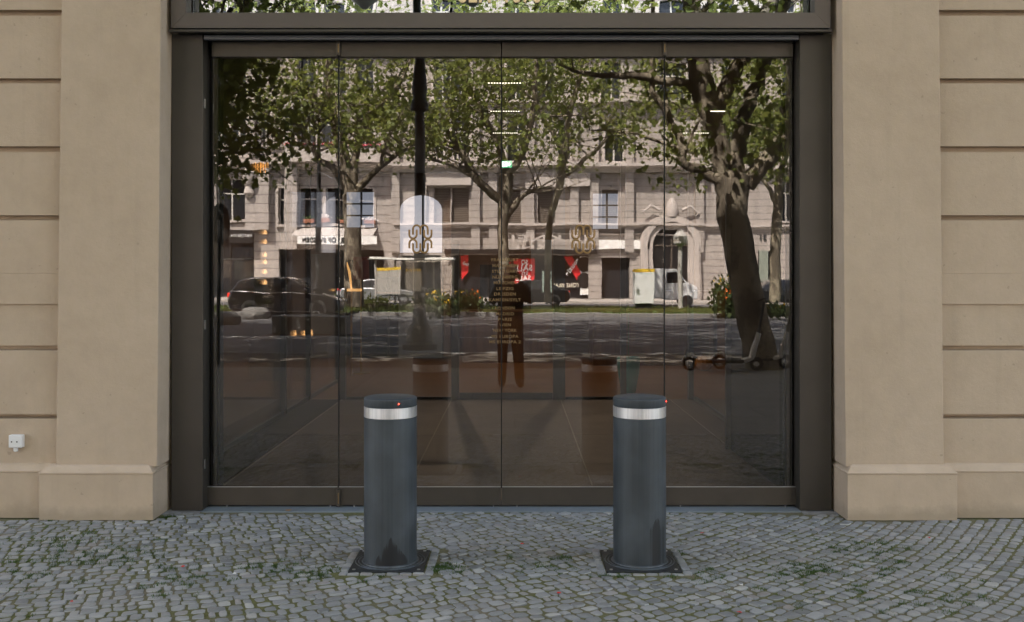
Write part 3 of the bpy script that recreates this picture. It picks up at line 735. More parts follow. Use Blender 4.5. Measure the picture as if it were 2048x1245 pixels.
for a, b_, t_, u_, m_, lb in ((585, 671, 455, 712, 'panel_pale', 'tall wall panel with pale bluish light painted in, at the far left of the shop'), (694, 752, 520, 712, 'dark_wall', 'dark tall panel standing in for an opening behind the lobby post'), (797, 884, 508, 716, 'panel_blue', 'wall panel with dim bluish light painted in, under the glowing arched pane'),
                              (887, 902, 400, 716, 'walnut', 'narrow walnut wall panel beside the inner doorway'), (960, 1004, 530, 700, 'dark_wall', 'dark panel standing in for an opening left of the doorway middle'), (1062, 1104, 480, 700, 'panel_blue', 'wall panel with dim bluish light painted in, right of the doorway middle'), (1252, 1330, 420, 700, 'dark_wall', 'wide dark panel standing in for an opening at the right of the shop'), (1345, 1378, 560, 700, 'walnut', 'walnut wall panel at the far right')):
    tag(MB().box((a-CX)/F*18.2, (b_-CX)/F*18.2, 18.2, 18.24, max(.004, zof(u_, 18.2)), zof(t_, 18.2)).build('wall_panel', M[m_], bevel=.004), lb, 'wall panel', 'wall panels at the back of the shop')
# exit sign
d = 15.0; ex = empty('exit_sign', ((1013-CX)/F*d, d, zof(328, d)), 'green hanging emergency exit sign with a running man and down arrow', 'exit sign')
x0, x1, z0_, z1_ = (1003-CX)/F*d, (1024-CX)/F*d, zof(335.5, d), zof(322, d)
MB().box(x0, x1, d, d+.03, z0_, z1_).build('panel', M['exitg'], ex)
m = MB(); cxm = x0+(x1-x0)*.28; zc = (z0_+z1_)/2
m.box(cxm-.035, cxm+.045, d-.003, d-.001, z0_+.012, z1_-.012); m.build('door_symbol', M['exitw'], ex)
m = MB(); m.lathe([(.0001, -.008), (.008, 0), (.0001, .008)], (cxm+.002, d-.006, zc+.027), 8)
for pl in ([(cxm, zc+.018), (cxm-.006, zc-.006), (cxm+.014, zc-.018), (cxm+.012, zc-.034)], [(cxm-.006, zc-.006), (cxm-.02, zc-.022), (cxm-.032, zc-.022)], [(cxm-.022, zc+.006), (cxm, zc+.014), (cxm+.02, zc+.006)]):
    m.tube([(a, d-.006, b_) for a, b_ in pl], .0042, 6)
m.build('running_man', M['exitg'], ex)
m = MB(); xa_ = x0+(x1-x0)*.74
m.box(xa_-.006, xa_+.006, d-.004, d-.001, zc-.004, zc+.03); m.prism([(-.026, .002), (.026, .002), (0, -.032)], lambda u, v, t: (xa_+u, t, zc+v), d-.004, d-.001)
m.build('arrow', M['exitw'], ex); MB().tube([(0.5*(x0+x1), d+.015, z1_), (0.5*(x0+x1), d+.015, 3.5)], .006, 6).build('hanger', M['steel'], ex)
# hanging warm bulbs, chandelier, red shade, golden arch lamp
d = 15.0
pb = empty('pendant_string', ((531-CX)/F*d, d, 2.2), 'vertical string of warm glass bulbs hanging at the far left of the shop', 'pendant lamp')
xx = (531-CX)/F*d; MB().tube([(xx, d, zof(570, d)), (xx, d, 3.5)], .003, 5).build('cable', M['gap'], pb)
for i, py in enumerate((466, 485, 511, 525, 545, 566)):
    MB().lathe([(.003, .05), (.014, .03), (.028, 0), (.020, -.02), (.004, -.028)], (xx, d, zof(py, d)), 12).build('bulb', M['warm'], pb, smooth=True)
ch = empty('chandelier', ((525-CX)/F*14, 14, 3.1), 'small chandelier of thin vertical amber glowing tubes at the upper left', 'chandelier')
for i, px in enumerate((511, 515, 521, 524, 527, 531, 536)): 
    x_ = (px-CX)/F*14; MB().tube([(x_, 14, zof(336+5*(i % 3), 14)), (x_, 14, zof(325+3*(i % 2), 14))], .005, 6).build('tube_lamp', mat('amber_tube', (1, .5, .15), .5, emit=1, ecol=(1, .45, .12)) if i == 0 else bpy.data.materials['amber_tube'], ch)
MB().box((509-CX)/F*14, (538-CX)/F*14, 13.97, 14.03, 3.30, 3.33).build('ceiling_bar', M['brass'], ch)
lampR = empty('floor_lamp', ((722-CX)/F*15.5, 15.5, 0), 'floor lamp with a dark red drum shade behind the lobby screen', 'floor lamp')
xx = (722-CX)/F*15.5
M['shade'] = mat('red_shade', (.16, .03, .02), .8); MB().lathe([(.13, 0), (.12, .36)], (xx, 15.5, zof(560, 15.5)), 24).build('shade', M['shade'], lampR, smooth=True)
MB().tube([(xx, 15.5, .004), (xx, 15.5, zof(560, 15.5)+.02)], .012, 8).build('pole', M['brass'], lampR); MB().lathe([(.14, .003), (.14, .02), (.02, .03)], (xx, 15.5, 0), 20).build('foot', M['brass'], lampR)
ar = empty('arched_stand', ((703-CX)/F*15, 15, 0), 'glowing golden curved display stand beside the red shaded lamp', 'display stand')
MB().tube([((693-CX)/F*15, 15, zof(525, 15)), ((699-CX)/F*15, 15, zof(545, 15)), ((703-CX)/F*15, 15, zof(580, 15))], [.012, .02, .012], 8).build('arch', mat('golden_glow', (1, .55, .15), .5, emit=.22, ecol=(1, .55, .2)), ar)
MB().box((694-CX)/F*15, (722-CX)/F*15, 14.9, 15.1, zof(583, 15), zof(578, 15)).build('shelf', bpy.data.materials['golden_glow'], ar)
MB().tube([((703-CX)/F*15, 15, .004), ((703-CX)/F*15, 15, zof(583, 15))], .015, 8).build('leg', M['brass'], ar)
# frosted daylit panes on the back wall; their glow stands in for daylight
for a, b_, t_, u_, lb, arch in ((583, 672, 385, 600, 'daylit frosted pane imitating daylight at the far left of the shop', 0), (693, 748, 385, 455, 'narrow daylit frosted pane imitating daylight beside the lobby post', 0),
                               (800, 884, 391, 506, 'bright arched self-glowing pane imitating daylight behind the left monogram', 1), (1186, 1236, 388, 458, 'daylit frosted pane imitating daylight behind the right monogram', 0)):
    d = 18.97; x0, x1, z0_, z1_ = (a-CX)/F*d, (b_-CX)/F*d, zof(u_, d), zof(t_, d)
    wn = empty('glow_pane', ((x0+x1)/2, d, z0_), lb, 'window', 'self-glowing panes on the back wall')
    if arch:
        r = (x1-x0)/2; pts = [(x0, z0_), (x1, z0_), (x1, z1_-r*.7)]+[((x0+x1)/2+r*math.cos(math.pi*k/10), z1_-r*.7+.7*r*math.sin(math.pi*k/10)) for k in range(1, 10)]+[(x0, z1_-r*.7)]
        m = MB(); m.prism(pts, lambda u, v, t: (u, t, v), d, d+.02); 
        m.build('pane', mat('emissive_arch_pane', (.8, .8, .9), .5, var=.3, vscale=3, emit=.13, ecol=(.80, .84, 1.0)), wn)
    else: MB().box(x0, x1, d, d+.02, z0_, z1_).build('pane', M['emissive'], wn)
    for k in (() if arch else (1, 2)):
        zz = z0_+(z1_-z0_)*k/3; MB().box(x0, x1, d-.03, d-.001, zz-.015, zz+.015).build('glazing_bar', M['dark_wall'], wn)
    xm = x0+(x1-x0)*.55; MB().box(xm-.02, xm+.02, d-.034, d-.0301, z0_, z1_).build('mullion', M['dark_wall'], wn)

# ------------------------------------------------------------------ the far side of the boulevard
def limestone(name, a, b_, row=.43):
    q = N(name); b = q.b; v = q.coord()
    c = q.ramp(q.noise(v, .35, 6, .6), [(.3, a), (.7, b_)])
    sp = q.n('ShaderNodeSeparateXYZ'); q.l(v, sp.inputs[0])
    f = q.math('FRACT', q.math('MULTIPLY', sp.outputs[2], 1/row)); ln = q.math('LESS_THAN', f, .13)
    gz = q.math('MULTIPLY', ln, .8)
    c = q.mix(gz, c, (.07, .06, .055)); c = q.mix(.3, c, q.ramp(q.noise(q.coord((3, 3, .5)), 1, 5), [(.3, (.25, .22, .20)), (.7, (.55, .50, .46))]))
    q.l(c, b.inputs['Base Color']); b.inputs['Roughness'].default_value = .9; return q.m
M['lime'] = limestone('banded_limestone', (.31, .275, .255), (.42, .38, .35))
M['limeb'] = limestone('blocked_limestone', (.35, .31, .29), (.43, .39, .365), .6)
M['trim'] = mat('limestone_trim', (.46, .415, .385), .85, 0, .1, 1.5, .004, 20)
M['pane'] = mat('window_pane', (.02, .022, .026), .06, 0, .1, .4)
M['louvre'] = mat('brown_louvre', (.09, .07, .055), .6)
M['sash'] = mat('pale_sash', (.5, .48, .45), .5)
M['shopdark'] = mat('dark_shopfront', (.022, .02, .02), .3)
M['awning'] = mat('white_awning', (.85, .84, .82), .7)
M['ink'] = mat('black_lettering', (.02, .02, .02), .5)
M['saleR'] = mat('red_banner', (.62, .015, .02), .6, 0, .05)
M['cream'] = mat('cream_lettering', (.75, .68, .55), .5)
YF = 2*G-64                                        # facade plane
def FX(px, dv=64): return (px-CX)/F*dv
def FZ(py, dv=64): return H-(py-CY)/F*dv
def facade(name, label, xl, xr, wallm, storeys, top=22.5, yoff=0, shop=None):
    """storeys: list of (z0, z1, openings[(x0,x1,z0,z1,kind)])"""
    b = empty(name, ((xl+xr)/2, YF+yoff, 0), label, 'building')
    yf = YF+yoff
    for z0, z1, ops in storeys:
        m = MB(); ops = sorted(ops)
        xs = [xl]+[v for o_ in ops for v in o_[:2]]+[xr]
        for k in range(0, len(xs), 2):
            if xs[k+1]-xs[k] > .01: m.box(xs[k], xs[k+1], yf-.7, yf, z0, z1)
        for (a, c, p, q_, kind) in ops:
            if p > z0+.01: m.box(a, c, yf-.7, yf-.002, z0, p)
            if q_ < z1-.01: m.box(a, c, yf-.7, yf-.002, q_, z1)
            if kind == 'arch':       # spandrels round an arched head
                r = (c-a)/2; n = 10; cxx = (a+c)/2
                for sg in (-1, 1):
                    pl = [(cxx+sg*r, q_), (cxx+sg*r, q_-r)]+[(cxx+sg*r*math.cos(math.pi/2*j/n), q_-r+r*math.sin(math.pi/2*j/n)) for j in range(1, n+1)]
                    m.prism(pl, lambda u, v, t: (u, t, v), yf-.4, yf-.004)
        m.build('wall', wallm, b)
        for (a, c, p, q_, kind) in ops:
            if kind == 'shop':
                pn = MB().box(a, c, yf-.60, yf-.5, p, q_).build('shop_window', M['pane'], b)
                f = MB(); n = max(1, round((c-a)/2.2))
                for k in range(n+1): xx = a+(c-a)*k/n; f.box(xx-.05, xx+.05, yf-.5, yf-.42, p, q_)
                f.box(a, c, yf-.41, yf-.36, q_-.35, q_); fr = f.build('frame', M['shopdark'], pn); fr.location = (0, 0, 0)
                continue
            pn = MB().box(a, c, yf-.36, yf-.30, p, q_).build('window', M['louvre'] if kind == 'louvre' else M['pane'], b)
            f = MB(); mid = (a+c)/2
            if kind == 'louvre':
                k = p+.1
                while k < q_: f.box(a, c, yf-.30, yf-.27, k, k+.05); k += .14
                fr = f.build('slats', M['sash'] if 0 else mat('louvre_slat', (.20, .17, .14), .6) if 'louvre_slat' not in bpy.data.materials else bpy.data.materials['louvre_slat'], pn)
            else:
                f.box(mid-.05, mid+.05, yf-.30, yf-.25, p, q_).box(a, c, yf-.30, yf-.26, p+(q_-p)*.66, p+(q_-p)*.66+.09).box(a, a+.07, yf-.30, yf-.26, p, q_).box(c-.07, c, yf-.30, yf-.26, p, q_)
                fr = f.build('frame', M['sash'], pn)
            fr.location = (0, 0, 0)
            s = MB().box(a-.12, c+.12, yf-.30, yf+.16, p-.14, p-.002)
            if kind != 'louvre': s.box(a-.18, a-.01, yf+.001, yf+.07, p, q_).box(c+.01, c+.18, yf+.001, yf+.07, p, q_)
            sl = s.build('sill', M['trim'], b)
    MB().box(xl, xr, yf-8, yf-.71, 0, top).build('body', wallm, b)
    MB().box(xl-.1, xr+.1, yf-8, yf+.7, top, top+.5).build('roof', M['roof'], b)
    return b
def cornice(b, x0, x1, z, h, out, yf=None):
    yf = YF if yf is None else yf
    m = MB(); pr_ = [(-.002, 0), (out*.4, .0), (out*.45, h*.35), (out, h*.6), (out, h), (-.002, h)]
    m.prism(pr_, lambda u, v, t: (t, yf+u+.0025, z+v), x0, x1); return m.build('cornice', M['trim'], b)
zA, zB, zC, zD = FZ(455), FZ(335), FZ(215), FZ(95)
def ops(lst, a, b_, kind): return [(FX(p), FX(q_), FZ(a), FZ(b_), kind) for p, q_ in lst]
arch_op = [(FX(1306), FX(1372), .02, FZ(455), 'arch')]
main = facade('grand_townhouse', 'sunlit pale limestone townhouse with banded walls, louvred windows, red banners and an arched doorway', FX(786), FX(1404), M['lime'], [
    (0, FZ(505), ops([(905, 1180)], 597, 510, 'shop')+ops([(800, 880)], 597, 510, 'shop')+ops([(1206, 1262)], 597, 515, 'shop')+[(FX(1306), FX(1372), .02, FZ(505), 'none')][:0]),
    (FZ(505), zA, []),
    (zA, zB, ops([(866, 898), (901, 936), (1018, 1044), (1078, 1112), (1206, 1238)], 452, 378, 'louvre')),
    (zB, zC, ops([(866, 886), (902, 938), (1016, 1060), (1212, 1250), (1118, 1146)], 322, 238, 'sash')),
    (zC, zD, ops([(866, 900), (906, 938), (1016, 1050), (1078, 1112), (1206, 1244), (1316, 1368)], 200, 125, 'sash')),
    (zD, FZ(-25), ops([(866, 900), (906, 938), (1016, 1050), (1078, 1112), (1206, 1244), (1316, 1368)], 82, 0, 'sash')),
    (FZ(-25), 22.5, [])])
for a, h_, o_ in ((458, .35, .5), (345, .55, .9), (215, .45, .6), (97, .5, .8), (470, .12, .2)): cornice(main, FX(786), FX(1404), FZ(a), h_, o_)
# projecting pilasters and bay blocks give the broken light of the photo
for px in (790, 842, 950, 985, 1062, 1150, 1190, 1260, 1395):
    MB().box(FX(px)-.28, FX(px)+.28, YF+.003, YF+.32, FZ(505), FZ(210)).build('pilaster', M['lime'], main)
for a, b_ in ((842, 950), (1062, 1190)):
    MB().box(FX(a)+.3, FX(b_)-.3, YF+.004, YF+.5, FZ(345)-.9, FZ(345)-.003).build('balcony_slab', M['trim'], main)
    m = MB(); k = FX(a)+.4
    while k < FX(b_)-.4: m.lathe([(.06, 0), (.09, .2), (.05, .45), (.07, .6)], (k, YF+.62, FZ(345)+.56), 6); k += .28
    m.build('balustrade', M['trim'], main)
# arched portal
ptl = MB(); r0, r1 = (FX(1372)-FX(1306))/2, (FX(1400)-FX(1284))/2; cxp = FX(1339); zs_ = FZ(455)-r0
for rr0, rr1, yo in ((r0, r0+.35, .30), (r0+.35, r0+.7, .45), (r0+.7, r1, .36)):
    n = 20
    out_ = [(cxp+rr1*math.cos(math.pi*k/n), zs_+rr1*math.sin(math.pi*k/n)) for k in range(n+1)]; in_ = [(cxp+rr0*math.cos(math.pi*k/n), zs_+rr0*math.sin(math.pi*k/n)) for k in range(n+1)]
    for k in range(n): ptl.prism([out_[k], out_[k+1], in_[k+1], in_[k]], lambda u, v, t: (u, t, v), YF+.004, YF+yo)
    for sg in (-1, 1):
        xa_, xb_ = sorted((cxp+sg*rr0, cxp+sg*rr1)); ptl.box(xa_, xb_, YF+.004, YF+yo, 0, zs_)
ptl.build('portal_surround', M['trim'], main)
m = MB(); n = 20; m.prism([(cxp-r0, .02), (cxp+r0, .02), (cxp+r0, zs_)]+[(cxp+r0*math.cos(math.pi*k/n), zs_+r0*math.sin(math.pi*k/n)) for k in range(1, n)]+[(cxp-r0, zs_)], lambda u, v, t: (u, t, v), YF+.003, YF+.01)
dr = m.build('doorway', M['shopdark'], main)
MB().box(cxp-.05, cxp+.05, YF+.012, YF+.05, .02, zs_+r0*.9).box(cxp-r0, cxp+r0, YF+.051, YF+.08, zs_-.1, zs_).build('door_frame', M['louvre'], main)
MB().lathe([(.1, -.1), (.35, 0), (.42, .4), (.3, .9), (.1, 1.2)], (cxp, YF+.2, FZ(432)), 12).build('carved_keystone', M['trim'], main, smooth=True)
for sg in (-1, 1): MB().tube([(cxp+sg*.6, YF+.4, FZ(420)), (cxp+sg*1.2, YF+.4, FZ(412)), (cxp+sg*1.7, YF+.4, FZ(425)), (cxp+sg*1.5, YF+.4, FZ(432))], [.11, .09, .08, .05], 8).build('scroll_ornament', M['trim'], main, smooth=True)
# shop fascia with lettering
MB().box(FX(888), FX(1196), YF+.02, YF+.42, FZ(508), FZ(499)).build('fascia', M['shopdark'], main)
MB().box(FX(1190), FX(1300), YF+.02, YF+.30, FZ(497), FZ(480)).build('fascia', M['awning'], main)
m = MB(); put_text(m, 'JIL KNEIS', .62, FX(1098), YF+.60, FZ(484), width=FX(1195)-FX(1000), flip=True, ext=.06, bold=.02); m.build('shop_lettering', M['trim'], main)
m = MB(); put_text(m, 'KNEIS', .42, FX(1045), YF+.66, FZ(499), width=FX(1100)-FX(1000), flip=True, ext=.04, bold=.02); m.build('shop_lettering', M['trim'], main)
m = MB(); put_text(m, 'STONE ISLAND', .30, FX(1132), YF-.30, FZ(573), width=FX(1162)-FX(1095), flip=True, ext=.01, bold=.02); m.build('window_lettering', M['cream'], main)
def banner(poly, label, texts):
    b = empty('sale_banner', (FX(poly[0][0]), YF, FZ(poly[0][1])), label, 'banner')
    m = MB(); m.prism([(FX(a), FZ(c)) for a, c in poly], lambda u, v, t: (u, t, v), YF-.33, YF-.28); m.build('cloth', M['saleR'], b)
    m = MB()
    for s, px, py, sz, wpx, rot in texts: put_text(m, s, sz, FX(px), YF-.262, FZ(py), width=wpx/F*64, flip=True, ext=.004, bold=.03, rot=rot)
    m.build('lettering', M['awning'], b)
banner([(1029, 518), (1071, 516), (1071, 578), (1029, 580)], 'upright red sale banner with white lettering right of the city list', [('SO', 1051, 530, .5, 13, 0), ('SALE', 1049, 541, .5, 34, 0), ('SO', 1052, 549, .3, 12, 0), ('SALE', 1049, 561, .5, 30, 0)])
banner([(1004, 528), (1024, 524), (1027, 578), (1006, 576)], 'second red sale banner partly behind the city list', [('SO', 1014, 538, .4, 10, 0), ('SALE', 1014, 547, .4, 17, 0), ('SALE', 1015, 566, .4, 17, 0)])
banner([(919, 512), (934, 510), (934, 545), (921, 562)], 'small red banner at the left end of the fashion shop window', [('SALE', 927, 530, .3, 12, .6)])
banner([(1130, 512), (1146, 512), (1164, 545), (1164, 566), (1157, 562)], 'slanting red banner with soft white lettering by the white discs', [('gouzie', 1150, 536, .42, 40, -.95)])
banner([(1180, 514), (1191, 514), (1191, 577), (1181, 577)], 'narrow red banner right of the white discs', [('SALE', 1186, 545, .2, 8, 0)])
dd = empty('disc_display', (FX(1170), YF-.3, FZ(545)), 'white window display with two large dark half discs', 'window display')
MB().box(FX(1163), FX(1180), YF-.34, YF-.30, FZ(590), FZ(512)).build('back_board', M['awning'], dd)
for py in (529, 561):
    m = MB(); n = 24; r = .5; m.prism([(FX(1172)+r*math.cos(2*math.pi*k/n), FZ(py)+r*math.sin(2*math.pi*k/n)) for k in range(n)], lambda u, v, t: (u, t, v), YF-.27, YF-.25); m.build('disc', M['shopdark'], dd)

left = facade('corner_townhouse', 'limestone townhouse with projecting bay, flower balcony and white awning over a clothes shop', FX(380), FX(786), M['limeb'], [
    (0, FZ(462), ops([(405, 512)], 597, 470, 'shop')+ops([(560, 765)], 597, 500, 'shop')),
    (FZ(462), zB, ops([(436, 494)], 442, 362, 'sash')+ops([(560, 640), (655, 745)], 452, 378, 'sash')),
    (zB, zC, ops([(430, 456), (466, 494)], 290, 200, 'sash')+ops([(600, 632), (645, 690), (712, 746)], 296, 228, 'sash')+ops([(524, 542)], 300, 226, 'sash')),
    (zC, zD, ops([(430, 456), (466, 494), (600, 632), (650, 690), (712, 746)], 190, 118, 'sash')),
    (zD, 22.5, ops([(430, 456), (466, 494), (600, 632), (650, 690), (712, 746)], 80, 4, 'sash'))], yoff=.0)
for a, h_, o_ in ((342, .5, .7), (300, .2, .25), (97, .5, .8), (215, .35, .4)): cornice(left, FX(380), FX(786)-.01, FZ(a), h_, o_)
MB().box(FX(498), FX(544), YF+.003, YF+.55, FZ(462), FZ(330)).build('pier', M['limeb'], left)
MB().box(FX(498), FX(515), YF+.003, YF+.5, FZ(300), 21).build('pier', M['limeb'], left)
MB().box(FX(575), FX(600), YF+.003, YF+.6, FZ(500), 21).build('pier', M['limeb'], left)
MB().lathe([(.1, 0), (.35, .3), (.25, .7), (.5, 1.1), (.45, 1.6), (.15, 1.8)], (FX(506), YF+.62, FZ(398)), 12).build('carved_ornament', M['trim'], left, smooth=True)
bal = MB().box(FX(582), FX(766), YF+.004, YF+1.3, FZ(330), FZ(318)).build('balcony', M['trim'], left)
m = MB().box(FX(582), FX(766), YF+1.15, YF+1.3, FZ(318), FZ(300)); bb = m.build('parapet', M['trim'], left)
fl = empty('flower_box', (FX(672), YF+1.2, FZ(300)), 'long balcony flower box full of red and white blooms', 'flower box')
MB().box(FX(582), FX(762), YF+1.1, YF+1.35, FZ(300), FZ(297)).build('box', M['shopdark'], fl)
m = MB(); rr = random.Random(2)
M['bloom'] = mat('red_bloom', (.70, .03, .08), .7); M['bloomw'] = mat('white_bloom', (.8, .75, .75), .7); M['bloomy'] = mat('yellow_bloom', (.85, .55, .03), .7); M['bloomo'] = mat('orange_bloom', (.85, .18, .02), .7)
def blobs(m, cx_, cy_, cz_, sx, sy, sz, n, s, rr):
    for _ in range(n):
        x, y, z = cx_+rr.gauss(0, sx), cy_+rr.gauss(0, sy), cz_+rr.gauss(0, sz); a = rr.uniform(0, 3.1); b_ = rr.uniform(-.8, .8)
        u = Vector((math.cos(a), math.sin(a), b_)).normalized()*s*rr.uniform(.6, 1.2); v = Vector((-math.sin(a)*.4, math.cos(a)*.4, 1)).normalized()*s*rr.uniform(.6, 1.2)
        p = Vector((x, y, z)); m.add([p-u, p-v, p+u, p+v], [(0, 1, 2, 3)])
for k in range(26): blobs(m, FX(584+7*k), YF+1.25, FZ(295), .12, .08, .06, 14, .05, rr)
m.build('red_flowers', M['bloom'], fl)
m = MB()
for k in range(12): blobs(m, FX(590+15*k), YF+1.25, FZ(294), .1, .08, .06, 9, .05, rr)
m.build('white_flowers', M['bloomw'], fl)
for i, (px) in enumerate((622, 652, 690, 738)):
    f2 = empty('window_box', (FX(px), YF+.3, FZ(446)), 'terracotta window box with pale flowers, number %s from the bay pier' % ['one', 'two', 'three', 'four'][i], 'window box', 'window boxes above the awning')
    MB().box(FX(px)-.35, FX(px)+.35, YF+.03, YF+.30, FZ(449), FZ(442)).build('trough', mat('terracotta', (.30, .12, .07), .8) if 'terracotta' not in bpy.data.materials else bpy.data.materials['terracotta'], f2)
    m = MB(); blobs(m, FX(px), YF+.2, FZ(439), .2, .06, .07, 60, .06, rr); m.build('plants', M['bloomw'] if i % 2 else M['grass'], f2)
aw = empty('shop_awning', (FX(672), YF+.8, FZ(482)), 'white shop awning with bold black lettering over the clothes shop', 'awning')
MB().add([(FX(597), YF+1.7, FZ(474)), (FX(752), YF+1.7, FZ(474)), (FX(752), YF+.01, FZ(458)), (FX(597), YF+.01, FZ(458)), (FX(597), YF+1.7, FZ(476)), (FX(752), YF+1.7, FZ(476)), (FX(752), YF+.01, FZ(460)), (FX(597), YF+.01, FZ(460))],
         [(0, 1, 2, 3), (4, 7, 6, 5), (0, 4, 5, 1), (2, 6, 7, 3), (0, 3, 7, 4), (1, 5, 6, 2)]).build('canopy', mat('grey_canopy', (.45, .42, .40), .8), aw)
dva = 2*G-(YF+1.72)
MB().box((597-CX)/F*dva, (752-CX)/F*dva, YF+1.70, YF+1.76, FZ(490, dva), FZ(474, dva)).build('valance', M['awning'], aw)
m = MB(); put_text(m, 'TIGER OF SWEDEN', .42, (660-CX)/F*dva, YF+1.785, FZ(486, dva), width=104/F*dva, flip=True, ext=.01, bold=.04); m.build('lettering', M['ink'], aw)
ns = empty('shop_sign', (FX(495), YF+.5, FZ(474)), 'dark shop sign with small pale lettering over the left shop window', 'shop sign')
MB().box(FX(466), FX(514), YF+.56, YF+.62, FZ(489), FZ(462)).build('board', M['shopdark'], ns)
m = MB(); put_text(m, 'NATÜRLICH.', .25, FX(490), YF+.64, FZ(476), width=44/F*64, flip=True, ext=.005, bold=.01); m.build('lettering', M['awning'], ns)
m = MB(); put_text(m, 'THE KIDS', .4, FX(624), YF-.30, FZ(522), width=34/F*64, flip=True, ext=.01, bold=.03)
m.build('window_lettering', M['ink'], left)

right = facade('numbered_townhouse', 'pale banded townhouse at the right with the house number 31 on its wall', FX(1404), FX(1760), M['lime'], [
    (0, zA, ops([(1512, 1540), (1600, 1740)], 597, 500, 'shop')),
    (zA, zB, ops([(1560, 1580), (1620, 1650), (1680, 1710)], 440, 360, 'sash')),
    (zB, zC, ops([(1440, 1470), (1560, 1590), (1620, 1650), (1680, 1710)], 322, 238, 'sash')),
    (zC, zD, ops([(1440, 1470), (1560, 1590), (1620, 1650), (1680, 1710)], 200, 125, 'sash')),
    (zD, 22.5, ops([(1440, 1470), (1560, 1590), (1620, 1650), (1680, 1710)], 80, 0, 'sash'))])
for a, h_, o_ in ((458, .3, .3), (345, .45, .6), (97, .5, .7)): cornice(right, FX(1404)+.01, FX(1760), FZ(a), h_, o_)
m = MB(); put_text(m, '31', .55, FX(1523), YF+.06, FZ(480), width=12/F*64, flip=True, ext=.02, bold=.04); m.build('house_number', M['ink'], right)
MB().box(FX(1514), FX(1532), YF+.01, YF+.06, FZ(560), FZ(500)).build('notice_board', mat('green_board', (.22, .25, .21), .6), right)
# outer blocks close the street to both sides
for s, xa_, xb_, lb in ((-1, -58, FX(380)-.02, 'plain pale block at the far left end of the opposite street wall'), (1, FX(1760)+.02, 60, 'plain pale block at the far right end of the opposite street wall')):
    st = []
    for k in range(5):
        st.append((k*4.4, (k+1)*4.4, [(xa_+2+3.6*i, xa_+3.4+3.6*i, k*4.4+1, k*4.4+3.4, 'sash') for i in range(int((xb_-xa_-3)/3.6))] if k else []))
    facade('end_townhouse', lb, xa_, xb_, M['lime'], st, top=22, yoff=-.02)
# ------------------------------------------------------------------ trees
def bark(name, a, b_, c_):
    q = N(name); b = q.b; v = q.coord((1, 1, .6))
    c = q.ramp(q.noise(v, 2.6, 5, .6), [(.42, a), (.50, b_), (.55, c_)]); c = q.mix(.3, c, q.ramp(q.noise(v, 22, 5), [(.3, a), (.7, c_)]))
    q.l(c, b.inputs['Base Color']); b.inputs['Roughness'].default_value = .9; q.bump(q.noise(v, 14, 6, .7), .9, .03); return q.m
M['bark'] = bark('plane_bark', (.065, .052, .038), (.13, .105, .08), (.31, .265, .20))
M['leaf'] = leafmat('plane_leaves', (.10, .15, .03), (.27, .29, .09), .5, (.40, .42, .10))
def smooth_path(pts, rs, sub=4):
    out, ro = [], []
    P_ = [Vector(p) for p in pts]
    for i in range(len(P_)-1):
        p0, p1, p2, p3 = P_[max(i-1, 0)], P_[i], P_[i+1], P_[min(i+2, len(P_)-1)]
        for k in range(sub):
            t = k/sub
            out.append(.5*((2*p1)+(p2-p0)*t+(2*p0-5*p1+4*p2-p3)*t*t+(3*p1-p0-3*p2+p3)*t**3)); ro.append(rs[i]+(rs[i+1]-rs[i])*t)
    out.append(P_[-1]); ro.append(rs[-1]); return out, ro
